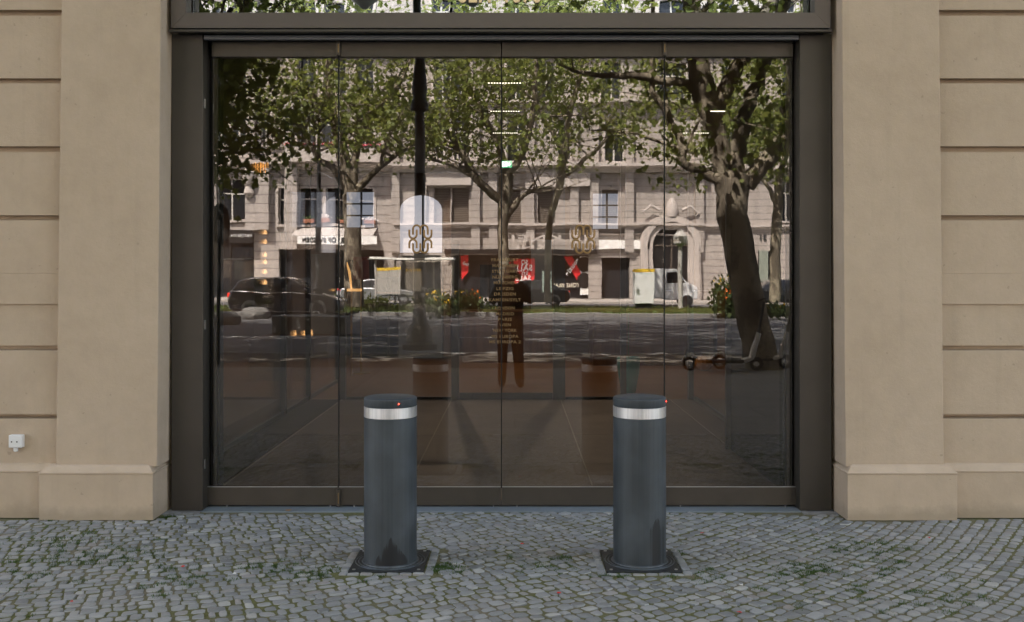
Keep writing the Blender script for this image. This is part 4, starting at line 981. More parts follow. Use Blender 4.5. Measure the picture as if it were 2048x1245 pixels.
def tree(label, base, limbs, nleaf, seed, leafsize=.11, zmin=6.0, spread=1.0, kids=5, reach=2.6, blobs_at=(), group='plane trees along the boulevard', anchor=None):
    rr = random.Random(seed)
    t = empty('plane_tree', base, label, 'tree', group)
    wood = MB(); tips = []
    for li, (pts, rs) in enumerate(limbs):
        pp, ro = smooth_path(pts, rs)
        pp = [p+Vector((rr.gauss(0, .3), rr.gauss(0, .3), rr.gauss(0, .3)))*min(ro[i], .12)*(.25 if li == 0 or ro[i] > .12 else 1) if 0 < i < len(pp)-1 else p for i, p in enumerate(pp)]
        mb = wood if li == 0 else MB()
        mb.tube(pp, ro, 10); mb.build('trunk' if li == 0 else 'limb', M['bark'], t, smooth=True)
        # thinner boughs leaving the upper half of each limb
        tw = MB()
        n0 = len(pp)//(2 if li == 0 else 3)
        for k in range(0 if li == 0 else kids+(2 if len(pts) > 3 else 0)):
            i = rr.randint(n0, len(pp)-1); p = pp[i]; r0_ = min(ro[i]*.5, .06)
            d = Vector((rr.gauss(0, 1), rr.gauss(0, .8), rr.uniform(.0, 1.1))).normalized(); L = reach*rr.uniform(.5, 1.1)*spread
            q1 = p+d*L*.5+Vector((0, 0, rr.uniform(-.1, .3))); q2 = p+d*L+Vector((rr.gauss(0, .3), rr.gauss(0, .3), rr.uniform(-.2, .5)))
            tw.tube([p, q1, q2], [r0_, r0_*.6, r0_*.2], 6); tips += [q1, q2, (q1+q2)/2]
            for _ in range(4):
                s_ = q1.lerp(q2, rr.random()); e = s_+Vector((rr.gauss(0, .6), rr.gauss(0, .6), rr.gauss(.1, .45)))*spread
                tw.tube([s_, e], [r0_*.35, .006], 5); tips += [e, (s_+e)/2]
        tips.append(pp[-1])
        if tw.v: tw.build('twigs', M['bark'], t)
    for (c, s, n) in blobs_at:
        for _ in range(n): tips.append(Vector((c[0]+rr.gauss(0, s[0]), c[1]+rr.gauss(0, s[1]), c[2]+rr.gauss(0, s[2]))))
    tips = [p for p in tips if p.z > zmin and p.y < 4.5]
    g = np.random.default_rng(seed)
    T = np.array([tuple(p) for p in tips]); idx = g.integers(0, len(T), nleaf)
    c = T[idx]+g.normal(0, 1, (nleaf, 3))*np.array([.30, .30, .24])*spread
    nrm = g.normal(0, 1, (nleaf, 3)); nrm[:, 2] += .6; nrm /= np.linalg.norm(nrm, axis=1)[:, None]
    u = np.cross(nrm, g.normal(0, 1, (nleaf, 3))); u /= np.linalg.norm(u, axis=1)[:, None]; v = np.cross(nrm, u)
    s = g.uniform(.6, 1.25, nleaf)[:, None]*leafsize
    # five-pointed palmate outline folded slightly
    outl = [(0, -1), (.75, -.35), (1, .45), (.3, .45), (0, 1.15), (-.3, .45), (-1, .45), (-.75, -.35)]
    V = np.stack([c+u*s*a+v*s*b_+nrm*s*.25*abs(a) for a, b_ in outl], 1).reshape(-1, 3)
    me = bpy.data.meshes.new('crown'); k = len(outl); me.vertices.add(nleaf*k); me.vertices.foreach_set('co', V.ravel())
    me.loops.add(nleaf*k); me.loops.foreach_set('vertex_index', np.arange(nleaf*k)); me.polygons.add(nleaf)
    me.polygons.foreach_set('loop_start', np.arange(0, nleaf*k, k)); me.polygons.foreach_set('loop_total', np.full(nleaf, k)); me.update(calc_edges=True); me.validate()
    me.materials.append(M['leaf']); o_ = bpy.data.objects.new('crown', me); C.objects.link(o_); o_.parent = t; o_.location = -Vector(base)
    return t
def L(dv, pts, rs): return ([R(a, b_, dv+(e[0] if e else 0)) for a, b_, *e in pts], rs)
# near tree at the right
tree('big dark plane tree on the near pavement with thick forked trunk', R(1530, 745, 16.5), [
    L(16.5, [(1533, 750), (1508, 660), (1488, 560), (1470, 470), (1462, 400), (1470, 350)], [.31, .27, .26, .26, .27, .26]),
    L(16.5, [(1452, 380), (1436, 300), (1420, 230), (1405, 180), (1392, 110), (1380, 20), (1370, -90, .5)], [.17, .17, .19, .21, .18, .16, .11]),
    L(16.5, [(1425, 230), (1462, 150), (1500, 90), (1540, -20, .8), (1560, -90, 1)], [.16, .13, .11, .10, .07]),
    L(16.5, [(1412, 195), (1375, 168), (1320, 158), (1265, 150), (1190, 150, .6), (1120, 130, 1)], [.10, .08, .065, .06, .045, .02]),
    L(16.5, [(1470, 345), (1476, 290), (1492, 225), (1520, 140, .4), (1560, 20, 1), (1590, -80, 1)], [.15, .14, .12, .11, .09, .05]),
    L(16.5, [(1490, 370), (1520, 330), (1560, 285), (1580, 250), (1582, 170), (1600, 60)], [.16, .14, .14, .13, .10, .06]),
    L(16.5, [(1455, 390), (1425, 350), (1370, 330), (1362, 285), (1335, 235), (1308, 180), (1306, 110), (1300, 0)], [.11, .10, .08, .075, .06, .05, .05, .03]),
    ], 1900, 5, .066, 3.2, .9, 1, 1.8, blobs_at=[(R(1370, 350, 15.5), (.55, .4, .4), 26), (R(1560, 200, 16), (.35, .4, .8), 40), (R(1400, 20, 16), (1.0, .6, .5), 60), (R(1340, 400, 15.8), (.5, .3, .12), 14)])
# tree left of frame, near
tree('near plane tree at the far left whose leafy branches hang in from the side', R(230, 745, 18), [
    L(18, [(300, 760), (310, 600), (320, 400), (330, 250)], [.30, .24, .22, .20]),
    L(18, [(330, 260), (380, 180), (430, 110), (470, 20)], [.16, .11, .08, .04]),
    L(18, [(325, 350), (370, 310), (420, 290), (460, 300)], [.12, .07, .05, .02]),
    L(18, [(330, 230), (360, 120), (400, -20, 1)], [.13, .09, .05]), L(18, [(470, 90), (495, 30), (520, -60)], [.09, .08, .06])],
    6000, 8, .07, 3.0, 1, 5, 2.0, blobs_at=[(R(450, 190, 18), (.30, .4, .7), 50), (R(440, 310, 18), (.20, .3, .25), 14), (R(500, 150, 18), (.25, .4, .3), 10)])
for lb, bx, sd in (('tall plane tree outside the left of the view, crown added to shade the road', -10.5, 71), ('tall plane tree outside the right of the view, crown added to shade the road', 11.5, 72), ('unseen farthest left plane tree of the near row, crown added to shade the road', -18, 73)):
    by = -3.9
    LB = [([(bx, by, 0), (bx+.1, by, 3), (bx, by-.2, 6)], [.36, .30, .28])]
    for k in range(6):
        a = -2.6+k*.55; LB.append(([(bx, by-.2, 5.6), (bx+2*math.cos(a), by-.6+1.6*math.sin(a), 8.2), (bx+4.6*math.cos(a), by-2+4.0*math.sin(a), 10.6), (bx+6.5*math.cos(a), by-3.5+5.5*math.sin(a), 12.4)], [.17, .12, .08, .03]))
    rq = random.Random(sd); cl = []
    for k in range(54): cl.append(((bx*.6+rq.gauss(0, 7.5), by-6+rq.gauss(0, 4.6), 12.4+rq.uniform(-1.4, 2.4)), (1.2, .8, .3), 14))  # high leaf clusters out of view, added to shade the road
    for k in range(30): cl.append(((bx*.55+rq.gauss(0, 6.0), by+3.4+rq.gauss(0, 1.6), 11.8+rq.uniform(-1.2, 2.0)), (1.1, .7, .3), 12))  # more unseen clusters over the pavement, added to shade the kerb strip
    tree(lb, (bx, by, 0), LB, 19000, sd, .17, 9.6, 1, 5, 2.2, blobs_at=cl)
# median trees
tree('plane tree left of the flower balcony with a dark straight trunk', R(703, 612, 40), [
    L(40, [(706, 614), (704, 520), (702, 440), (700, 390)], [.42, .36, .34, .34]),
    L(40, [(700, 395), (672, 340), (640, 320), (612, 270), (575, 215)], [.22, .16, .12, .10, .05]),
    L(40, [(700, 392), (690, 330), (676, 260), (664, 190), (660, 110), (668, 20)], [.26, .24, .22, .18, .14, .08]),
    L(40, [(702, 392), (742, 350), (775, 320), (810, 300), (850, 262)], [.18, .14, .11, .08, .04]),
    L(40, [(703, 385), (712, 300), (740, 240), (790, 180), (820, 120)], [.20, .16, .12, .09, .04]),
    L(40, [(672, 240), (630, 190), (590, 140), (560, 70)], [.12, .09, .07, .03])],
    5800, 21, .10, 5.9, 1.15, 7, 3.2, blobs_at=[(R(660, 150, 40), (2.4, 1.5, 1.0), 60), (R(740, 200, 40), (1.6, 1.2, 1.0), 40), (R(560, 160, 40), (.9, 1, 1.0), 22), (R(690, 20, 40), (3.5, 1.5, 1.0), 60)])
tree('plane tree behind the city list with limbs spreading in a wide V', R(1012, 608, 42), [
    L(42, [(1012, 610), (1008, 520), (1006, 455), (1010, 400), (1014, 350)], [.30, .26, .24, .34, .34]),
    L(42, [(1008, 440), (1032, 410), (1050, 390), (1085, 372)], [.18, .14, .10, .05]),
    L(42, [(1008, 405), (975, 382), (945, 350), (925, 310), (905, 285), (885, 250)], [.22, .20, .18, .15, .11, .05]),
    L(42, [(1012, 350), (998, 290), (975, 250), (950, 205), (930, 150)], [.22, .18, .14, .10, .05]),
    L(42, [(1014, 350), (1040, 320), (1060, 260), (1070, 200), (1075, 110), (1080, 30)], [.20, .16, .14, .12, .09, .05]),
    L(42, [(945, 352), (900, 330), (850, 318)], [.11, .08, .03]),
    L(42, [(1000, 290), (1005, 210), (1000, 120), (985, 40)], [.12, .10, .08, .05])],
    5800, 33, .10, 6.3, 1.15, 7, 3.0, blobs_at=[(R(930, 180, 42), (1.8, 1.2, 1.1), 60), (R(1060, 180, 42), (1.6, 1.2, 1.2), 50), (R(1080, 340, 42), (.8, .8, .35), 16), (R(1000, 30, 42), (3.5, 1.5, 1.0), 70), (R(820, 160, 42), (.9, 1, 1.0), 26)])
tree('plane tree between the right monogram and the arched doorway', R(1148, 600, 46), [
    L(46, [(1096, 604), (1097, 520), (1102, 440), (1120, 370), (1134, 300)], [.17, .15, .15, .17, .19]),
    L(46, [(1134, 300), (1140, 230), (1160, 160), (1165, 90), (1160, 10)], [.16, .14, .11, .08, .05]),
    L(46, [(1130, 350), (1170, 320), (1205, 290), (1230, 260), (1262, 235)], [.12, .10, .08, .06, .03]),
    L(46, [(1134, 310), (1100, 260), (1080, 220), (1065, 170)], [.14, .11, .08, .04])],
    5200, 44, .10, 6.0, 1.1, 5, 3.0, blobs_at=[(R(1150, 170, 46), (1.8, 1.2, 1.2), 60), (R(1110, 60, 46), (3, 1.5, 1.2), 50), (R(1225, 200, 46), (.7, 1, 1.0), 20), (R(1235, 60, 46), (1.4, 1, 1.0), 26)])
tree('slim far plane tree seen right of the big trunk', R(1546, 604, 44), [
    L(44, [(1546, 604), (1548, 500), (1552, 410), (1558, 340)], [.26, .24, .22, .18]),
    L(44, [(1552, 410), (1530, 370), (1500, 330), (1480, 260)], [.12, .09, .07, .03]), L(44, [(1558, 340), (1580, 250), (1570, 120)], [.14, .10, .05])],
    5600, 55, .10, 5.2, 1.15, 6, 3.0, blobs_at=[(R(1530, 260, 44), (1.4, 1.2, 1.6), 70), (R(1360, 250, 44), (.9, 1, 1.1), 34), (R(1480, 120, 44), (2.2, 1.2, 1.3), 50)])
# ------------------------------------------------------------------ street furniture seen in the glass
M['iron'] = mat('dark_iron', (.025, .027, .028), .5, .3)
M['greyiron'] = mat('grey_iron', (.12, .125, .13), .5, .3)
M['lampglass'] = mat('lamp_glass', (.5, .5, .48), .3)
def boul_lamp(x, y, h, label, r=.16):
    t = empty('street_lamp', (x, y, 0), label, 'street lamp', 'boulevard lamps')
    MB().lathe([(r*2.1, 0), (r*2.1, .25), (r*1.5, .3), (r*1.4, .9), (r*1.7, .95), (r, 1.1), (r*.8, h*.5), (r*1.15, h*.5+.05), (r*.75, h*.5+.2), (r*.5, h)], (x, y, 0), 16).build('post', M['iron'], t, smooth=True)
    for s in (-1, 1):
        MB().tube([(x, y, h*.93), (x+s*.5, y, h+.1), (x+s*.9, y, h-.05)], [.05, .035, .03], 8).build('bracket', M['iron'], t)
        MB().lathe([(.05, .25), (.10, .18), (.34, .02), (.36, 0), (.30, 0)], (x+s*.9, y, h-.3), 16).build('hood', M['iron'], t, smooth=True)
        MB().lathe([(.26, 0), (.27, -.12), (.18, -.3), (.03, -.38)], (x+s*.9, y, h-.305), 16).build('globe', M['lampglass'], t, smooth=True)
x, y, _ = R(640, 610, 40); boul_lamp(x, y, FZ(238, 40), 'double headed boulevard lamp in front of the flower balcony', .13)
x, y, _ = R(838, 720, 20.5)
nl = empty('street_lamp', (x, y, 0), 'near thick dark lamp column with a stepped pedestal and collar', 'street lamp', 'boulevard lamps')
zc_ = FZ(200, 20.5)
MB().lathe([(.36, 0), (.36, .10), (.28, .16), (.26, .40), (.17, .55), (.12, .9), (.105, zc_-.5), (.10, zc_-.25), (.19, zc_-.2), (.19, zc_-.1), (.13, zc_+.05), (.16, zc_+.2), (.13, zc_+.5), (.09, zc_+.9), (.08, 7.4)], (x, y, 0), 20).build('post', M['iron'], nl, smooth=True)
for s in (-1, 1): MB().tube([(x, y, 7.2), (x+s*.6, y, 7.9), (x+s*1.1, y, 7.7)], [.06, .04, .04], 8).build('bracket', M['iron'], nl); MB().lathe([(.05, .3), (.35, 0), (.25, -.2), (.05, -.35)], (x+s*1.1, y, 7.4), 16).build('lantern', M['lampglass'], nl, smooth=True)
x, y, _ = R(438, 732, 17)
pl = empty('parking_sign', (x, y, 0), 'dark thin pole with an oval backed sign at the far left of the near pavement', 'sign')
MB().tube([(x, y, 0), (x+.02, y, FZ(440, 17))], .032, 10).build('pole', M['iron'], pl); 
m = MB(); n = 28; zc2 = FZ(450, 17); m.prism([(.17*math.cos(2*math.pi*k/n), .36*math.sin(2*math.pi*k/n)) for k in range(n)], lambda u, v, t: (x+.03+u, t, zc2+v), y-.03, y+.0); m.build('sign_plate', M['iron'], pl, bevel=.01)
x, y, _ = R(1485, 735, 17.5)
rs_ = empty('traffic_sign', (x, y, 0), 'pole with a round and a pointed brownish red sign beside the big trunk', 'traffic sign')
M['rust'] = mat('brown_red_sign', (.16, .04, .03), .6)
MB().tube([(x, y, 0), (x, y, FZ(500, 17.5))], .028, 10).build('pole', M['greyiron'], rs_)
zq = FZ(528, 17.5); m = MB(); m.prism([(.16*math.cos(2*math.pi*k/24), .16*math.sin(2*math.pi*k/24)) for k in range(24)], lambda u, v, t: (x+u, t, zq+v), y+.03, y+.045); m.build('round_plate', M['rust'], rs_)
zq2 = FZ(565, 17.5); m = MB(); m.prism([(.16, .09), (.0, .16), (-.16, .09), (-.15, -.05), (0, -.20), (.15, -.05)], lambda u, v, t: (x+u, t, zq2+v), y+.03, y+.045); m.build('pointed_plate', M['rust'], rs_)
# white thin pole with lamp by portal
x, y, _ = R(1357, 605, 46); wp = empty('pavement_lamp', (x, y, 0), 'pale slender pole with a small lantern head before the arched doorway', 'street lamp')
M['palegrey'] = mat('pale_grey_metal', (.42, .40, .38), .5); MB().tube([(x, y, 0), (x, y, FZ(500, 46)), (x, y, FZ(470, 46))], [.12, .11, .05], 10).build('pole', M['palegrey'], wp); MB().lathe([(.08, 0), (.32, .15), (.34, .5), (.1, .8)], (x, y, FZ(492, 46)), 12).build('lantern', M['palegrey'], wp)
# bus shelter
x0, y, _ = R(737, 604, 50); x1 = (905-CX)/F*50
bs = empty('bus_shelter', ((x0+x1)/2, y, 0), 'glass bus shelter with a thin white roof edge and yellow topped poster', 'bus shelter')
zr = FZ(519, 50); MB().box(x0, x1, y-1.6, y, zr, zr+.10).build('roof', M['awning'], bs)
for k in range(5): xx = x0+.1+(x1-x0-.2)*k/4; MB().box(xx-.05, xx+.05, y-1.5, y-1.4, 0, zr).build('post', M['palegrey'], bs)
MB().box(x0+.1, x1-.1, y-1.46, y-1.44, .3, zr-.1).build('glass_wall', M['glass_in'], bs)
M['yellow'] = mat('yellow_band', (.75, .50, .04), .6)
MB().box((752-CX)/F*50, (800-CX)/F*50, y-.02, y+.03, FZ(590, 50), FZ(542, 50)).build('poster', M['palegrey'], bs); MB().box((752-CX)/F*50, (800-CX)/F*50, y-.02, y+.035, FZ(541.5, 50), FZ(536, 50)).build('poster_band', M['yellow'], bs)
MB().box(x0+.5, x1-.6, y-1.3, y-.9, .42, .48).build('bench', M['iron'], bs)
# white poster stand, advert box, van
x0, y, _ = R(1272, 606, 45); x1 = (1310-CX)/F*45
pk = empty('poster_pillar', ((x0+x1)/2, y, 0), 'white square poster pillar with a yellow top band on the median', 'poster pillar')
MB().box(x0, x1, y-.8, y, .25, FZ(545, 45)).build('body', M['white'], pk, bevel=.02); MB().box(x0, x1, y-.8, y+.002, FZ(544.5, 45), FZ(538, 45)).build('band', M['yellow'], pk); MB().box(x0+.1, x1-.1, y-.7, y-.1, 0, .249).build('foot', M['iron'], pk)
m = MB(); put_text(m, 'Gute Fahrt', .17, (x0+x1)/2, y+.008, 1.2, width=.55, flip=True, ext=.002, rot=.2)
x0, y, _ = R(1083, 600, 52); x1 = (1108-CX)/F*52
ab = empty('advert_box', ((x0+x1)/2, y, 0), 'glazed advert case on a post in front of the red banners', 'advert case')
MB().box(x0, x1, y-.15, y, FZ(588, 52), FZ(540, 52)).build('case', M['iron'], ab, bevel=.02); MB().box(x0+.07, x1-.07, y+.002, y+.01, FZ(585, 52), FZ(543, 52)).build('poster', mat('pale_green_poster', (.30, .38, .34), .4), ab); MB().box((x0+x1)/2-.08, (x0+x1)/2+.08, y-.12, y-.03, 0, FZ(588, 52)-.001).build('post', M['iron'], ab)
# raised planter kerb, boulders, flowers, hedge
pk_ = MB().box(R(545, 650, 27)[0], R(690, 650, 27)[0], R(0, 0, 27)[1]-1.2, R(0, 0, 27)[1], -.13, .40); tag(pk_.build('stone_planter', M['darkgran'], bevel=.04), 'long low granite planter block standing on the near edge of the road', 'planter')
for px, lb in ((512, 'rounded granite boulder by the rear wheel of the dark car'), (452, 'smaller granite boulder at the far left of the road')):
    x, y, z = R(px, 632, 37 if px > 500 else 33); m = MB(); rr = random.Random(px)
    m.lathe([(.34, 0), (.40, .12), (.40, .26), (.30, .40), (.12, .44)], (x, y, -.13), 14); m.v = [(a+(a-x)*.35+rr.gauss(0, .03), b_+rr.gauss(0, .03), c) for a, b_, c in m.v]; tag(m.build('boulder', M['darkgran'], smooth=True), lb, 'boulder')
def bush(px, py, dv, s, n, label, fm, seed, h=.4):
    x, y, _ = R(px, py, dv); rr = random.Random(seed); b = empty('flowering_shrub', (x, y, 0), label, 'shrub', 'flowering shrubs on the median')
    m = MB(); blobs(m, x, y, h*.55, s, s*.6, h*.28, n*3, .10, rr); m.build('foliage', M['shrub'], b)
    m = MB(); blobs(m, x, y, h*.95, s*.8, s*.4, h*.18, n//4, .055, rr); m.build('blooms', fm, b)
    m = MB(); m.tube([(x, y, 0), (x, y, h*.7)], .02, 5); m.build('stem', M['bark'], b)
bush(866, 606, 40, .35, 130, 'dark shrub with a few yellow blooms left of the lobby post', M['bloomy'], 1, .75)
bush(893, 622, 38, .28, 120, 'low shrub speckled with yellow blooms before the lobby post', M['bloomy'], 2, .45)
bush(942, 612, 40, .22, 110, 'shrub with orange blooms just right of the lobby post', M['bloomo'], 3, .7)
bush(922, 600, 42, .30, 90, 'shrub with yellow blooms behind the orange flowered one', M['bloomy'], 4, .7)
bush(1452, 612, 39, .25, 140, 'shrub with red orange blooms left of the big trunk', M['bloomo'], 5, 1.0)
bush(1448, 606, 39.5, .3, 100, 'tall leafy shrub with yellow blooms left of the big trunk', M['bloomy'], 6, 1.3)
bush(1535, 616, 38, .45, 120, 'low shrub with yellow blooms right of the big trunk', M['bloomy'], 7, .4)
hd = empty('hedge', (R(620, 612, 45)[0], R(620, 612, 45)[1], 0), 'clipped dark green hedge on the median behind the stone planter', 'hedge')
x, y, _ = R(625, 612, 45); m = MB(); rr = random.Random(6)
for k in range(40): blobs(m, x-3+.16*k, y, .25, .2, .35, .14, 60, .06, rr)
m.build('foliage', M['leaf'], hd); MB().box(x-3.1, x+3.5, y-.25, y+.25, .02, .2).build('stems', M['bark'], hd)
# ------------------------------------------------------------------ cars
M['tyre'] = mat('tyre_rubber', (.02, .02, .02), .85); M['rim'] = mat('alloy_rim', (.35, .35, .36), .35, .8)
M['carglass'] = mat('car_glass', (.015, .017, .02), .05, 0, .05, 1, coat=.5)
M['headl'] = mat('headlight', (.8, .8, .8), .1, coat=1); M['taill'] = mat('tail_light', (.5, .01, .01), .3, emit=.8, ecol=(1, .05, .02))
def car(x, y, label, paint, facing=1, kind='suv', z=-.13):
    """long axis along X, nose towards +X when facing = 1"""
    c = empty('parked_car', (x, y, z), label, 'car', 'cars on the boulevard')
    Lh = 2.15 if kind == 'suv' else 2.25; W = .90; f = facing
    if kind == 'suv':
        body = [(-2.12, .42), (-2.15, .75), (-2.05, 1.0), (-1.2, 1.02), (1.0, .98), (1.75, .86), (2.08, .68), (2.15, .42), (1.9, .25), (-1.95, .25)]
        cab = [(-2.0, 1.0), (-1.72, 1.42), (-1.3, 1.52), (.0, 1.53), (.35, 1.45), (1.05, .99)]
        wx = 1.3; wr = .35
    else:
        body = [(-2.2, .40), (-2.22, .72), (-2.1, .92), (-1.2, .95), (1.0, .90), (1.8, .78), (2.15, .60), (2.22, .40), (1.9, .22), (-2.0, .22)]
        cab = [(-1.75, .92), (-1.1, 1.32), (-.7, 1.40), (.2, 1.41), (.5, 1.34), (1.15, .91)]
        wx = 1.36; wr = .32
    def loft(poly, ws, insets=None):
        m = MB(); n = len(poly)
        rings = []
        for s, k in ws: rings += [(x+f*(u*k), y+s, z+v) for u, v in poly]
        nr = len(ws)
        fs = [tuple(range(n)), tuple((nr-1)*n+i for i in range(n))[::-1]]+[(r*n+i, r*n+(i+1) % n, (r+1)*n+(i+1) % n, (r+1)*n+i) for r in range(nr-1) for i in range(n)]
        return m.add(rings, fs)
    bd = loft(body, [(-W, .965), (-W+.10, 1.0), (W-.10, 1.0), (W, .965)]).build('body', paint, c, smooth=True, bevel=.05, seg=3)
    # glasshouse: narrows towards the roof
    def cabin(poly, w0, w1, grow, m):
        n = len(poly); zb, zt2 = poly[0][1], max(v for _, v in poly)
        wv = lambda v: w0+(w1-w0)*(v-zb)/(zt2-zb)
        vs = [(x+f*u*grow, y-wv(v), z+v) for u, v in poly]+[(x+f*u*grow, y+wv(v), z+v) for u, v in poly]
        return m.add(vs, [tuple(range(n)), tuple(range(n, 2*n))[::-1]]+[(i, (i+1) % n, n+(i+1) % n, n+i) for i in range(n)])
    cb = cabin(cab, W-.06, W-.24, 1, MB()).build('cabin', paint, c, smooth=True, bevel=.04, seg=3)
    # side windows proud of the cabin by 4 mm
    zb, zt2 = cab[0][1], max(v for _, v in cab)
    wv = lambda v: W-.06+(-.18)*(v-zb)/(zt2-zb)+.004
    inner = [(u*.86-.02, zb+.05+(v-zb)*.80) for u, v in cab]; mid = (inner[0][0]+inner[-1][0])/2
    for s in (-1, 1):
        m = MB(); vs = [(x+f*u, y+s*wv(v), z+v) for u, v in inner]; m.add(vs, [tuple(range(len(vs)))]); m.build('side_window', M['carglass'], c)
        m = MB(); m.box(x+f*(mid)-.03, x+f*(mid)+.03, *( (y+wv(zb+.1)-.06, y+wv(zb+.1)+.005) if s > 0 else (y-wv(zb+.1)-.005, y-wv(zb+.1)+.06)), z+zb+.02, z+zb+.16); m.build('door_pillar', paint, c)
    for (a, b_) in ((0, 1), (len(cab)-1, len(cab)-2)):
        (u0, v0), (u1, v1) = cab[a], cab[b_]; sgn = -1 if a == 0 else 1; m = MB(); o_ = .012*sgn
        q0 = (u0+(u1-u0)*.12, v0+(v1-v0)*.12); q1 = (u0+(u1-u0)*.88, v0+(v1-v0)*.88)
        m.add([(x+f*(q0[0]+o_), y-W+.16, z+q0[1]+.008), (x+f*(q0[0]+o_), y+W-.16, z+q0[1]+.008), (x+f*(q1[0]+o_), y+W-.30, z+q1[1]+.008), (x+f*(q1[0]+o_), y-W+.30, z+q1[1]+.008)], [(0, 1, 2, 3)])
        m.build('rear_window' if a == 0 else 'windscreen', M['carglass'], c)
    for sx in (-1, 1):
        for sy in (-1, 1):
            cx_, cyy, cz = x+f*sx*wx, y+sy*(W-.12), z+wr
            m = MB(); n = 24; prof = [(wr*.62, -.11), (wr*.97, -.11), (wr, -.07), (wr, .07), (wr*.97, .11), (wr*.62, .11)]
            vs = [(cx_+r*math.cos(2*math.pi*k/n), cyy+t+sy*.02, cz+r*math.sin(2*math.pi*k/n)) for r, t in prof for k in range(n)]
            m.add(vs, [(i*n+k, i*n+(k+1) % n, ((i+1) % 6)*n+(k+1) % n, ((i+1) % 6)*n+k) for i in range(6) for k in range(n)])
            w_ = m.build('wheel', M['tyre'], c, smooth=True)
            m = MB()
            for k in range(5):
                a = 2*math.pi*k/5; dx, dz = math.cos(a), math.sin(a); px_, pz_ = -dz*.035, dx*.035; r = wr*.60; yy = cyy+sy*.085
                m.add([(cx_+px_, yy, cz+pz_), (cx_-px_, yy, cz-pz_), (cx_+dx*r-px_, yy, cz+dz*r-pz_), (cx_+dx*r+px_, yy, cz+dz*r+pz_), (cx_+px_, yy+sy*.03, cz+pz_), (cx_-px_, yy+sy*.03, cz-pz_), (cx_+dx*r-px_, yy+sy*.03, cz+dz*r-pz_), (cx_+dx*r+px_, yy+sy*.03, cz+dz*r+pz_)],
                      [(0, 1, 2, 3), (4, 7, 6, 5), (0, 4, 5, 1), (1, 5, 6, 2), (2, 6, 7, 3), (3, 7, 4, 0)])
            rm = m.build('rim', M['rim'], w_); rm.location = (0, 0, 0)
    zb0 = body[1][1]
    for sy in (-1, 1):
        MB().box(*sorted((x+f*(body[6][0]-.22), x+f*(body[6][0]+.02))), y+sy*(W-.32)-.14, y+sy*(W-.32)+.14, z+body[6][1]-.04, z+body[6][1]+.07).build('headlight', M['headl'], c, bevel=.03)
        MB().box(*sorted((x-f*2.17, x-f*1.98)), y+sy*(W-.20)-.10, y+sy*(W-.20)+.12, z+zb0+.02, z+zb0+.16).build('tail_light', M['taill'], c, bevel=.02)
        MB().box(*sorted((x+f*.78, x+f*.92)), *sorted((y+sy*(W+.0), y+sy*(W+.16))), z+1.0, z+1.12).build('mirror', paint, c, bevel=.03)
    return c
M['black_paint'] = mat('black_car_paint', (.012, .012, .014), .2, .2, .05, 1, coat=1)
M['silver_paint'] = mat('silver_car_paint', (.40, .42, .44), .3, .6, .05, 1, coat=1)
M['grey_paint'] = mat('grey_car_paint', (.06, .065, .07), .25, .4, .05, 1, coat=1)
x, y, _ = R(580, 628, 38.5); car(x, y, 'black compact car driving at the left behind the granite boulder', M['black_paint'], 1)
x, y, _ = R(1545, 605, 52); car(x, y, 'dark car parked right of the big tree trunk', M['grey_paint'], -1)
x, y, _ = R(1060, 604, 54); car(x, y, 'dark low saloon parked before the red banners', M['black_paint'], -1, 'saloon')
x, y, _ = R(760, 606, 55); car(x, y, 'silver saloon parked beyond the bus shelter', M['silver_paint'], 1, 'saloon')
# white van
x, y, _ = R(1322, 604, 55); vn = empty('parked_van', (x, y, -.13), 'white delivery van behind the poster pillar', 'van')
m = MB(); prof = [(-1.4, .35), (-1.4, 2.0), (.6, 2.05), (1.2, 1.3), (1.75, 1.05), (1.8, .4)]; m.prism(prof, lambda u, v, t: (x+u, t, v-.13), y-.95, y+.95); m.build('body', M['white'], vn, bevel=.06)
m = MB(); m.prism([(.1, 1.25), (.1, 1.8), (.6, 1.85), (1.1, 1.28)], lambda u, v, t: (x+u, t, v-.13), y+.952, y+.965); m.build('side_window', M['carglass'], vn)
for sx in (-.9, 1.2):
    for yy in (y-.9, y+.72):
        m = MB(); m.prism([(.33*math.cos(2*math.pi*k/20), .33*math.sin(2*math.pi*k/20)) for k in range(20)], lambda u, v, t: (x+sx+u, t, v+.20), yy, yy+.26); m.build('wheel', M['tyre'], vn)
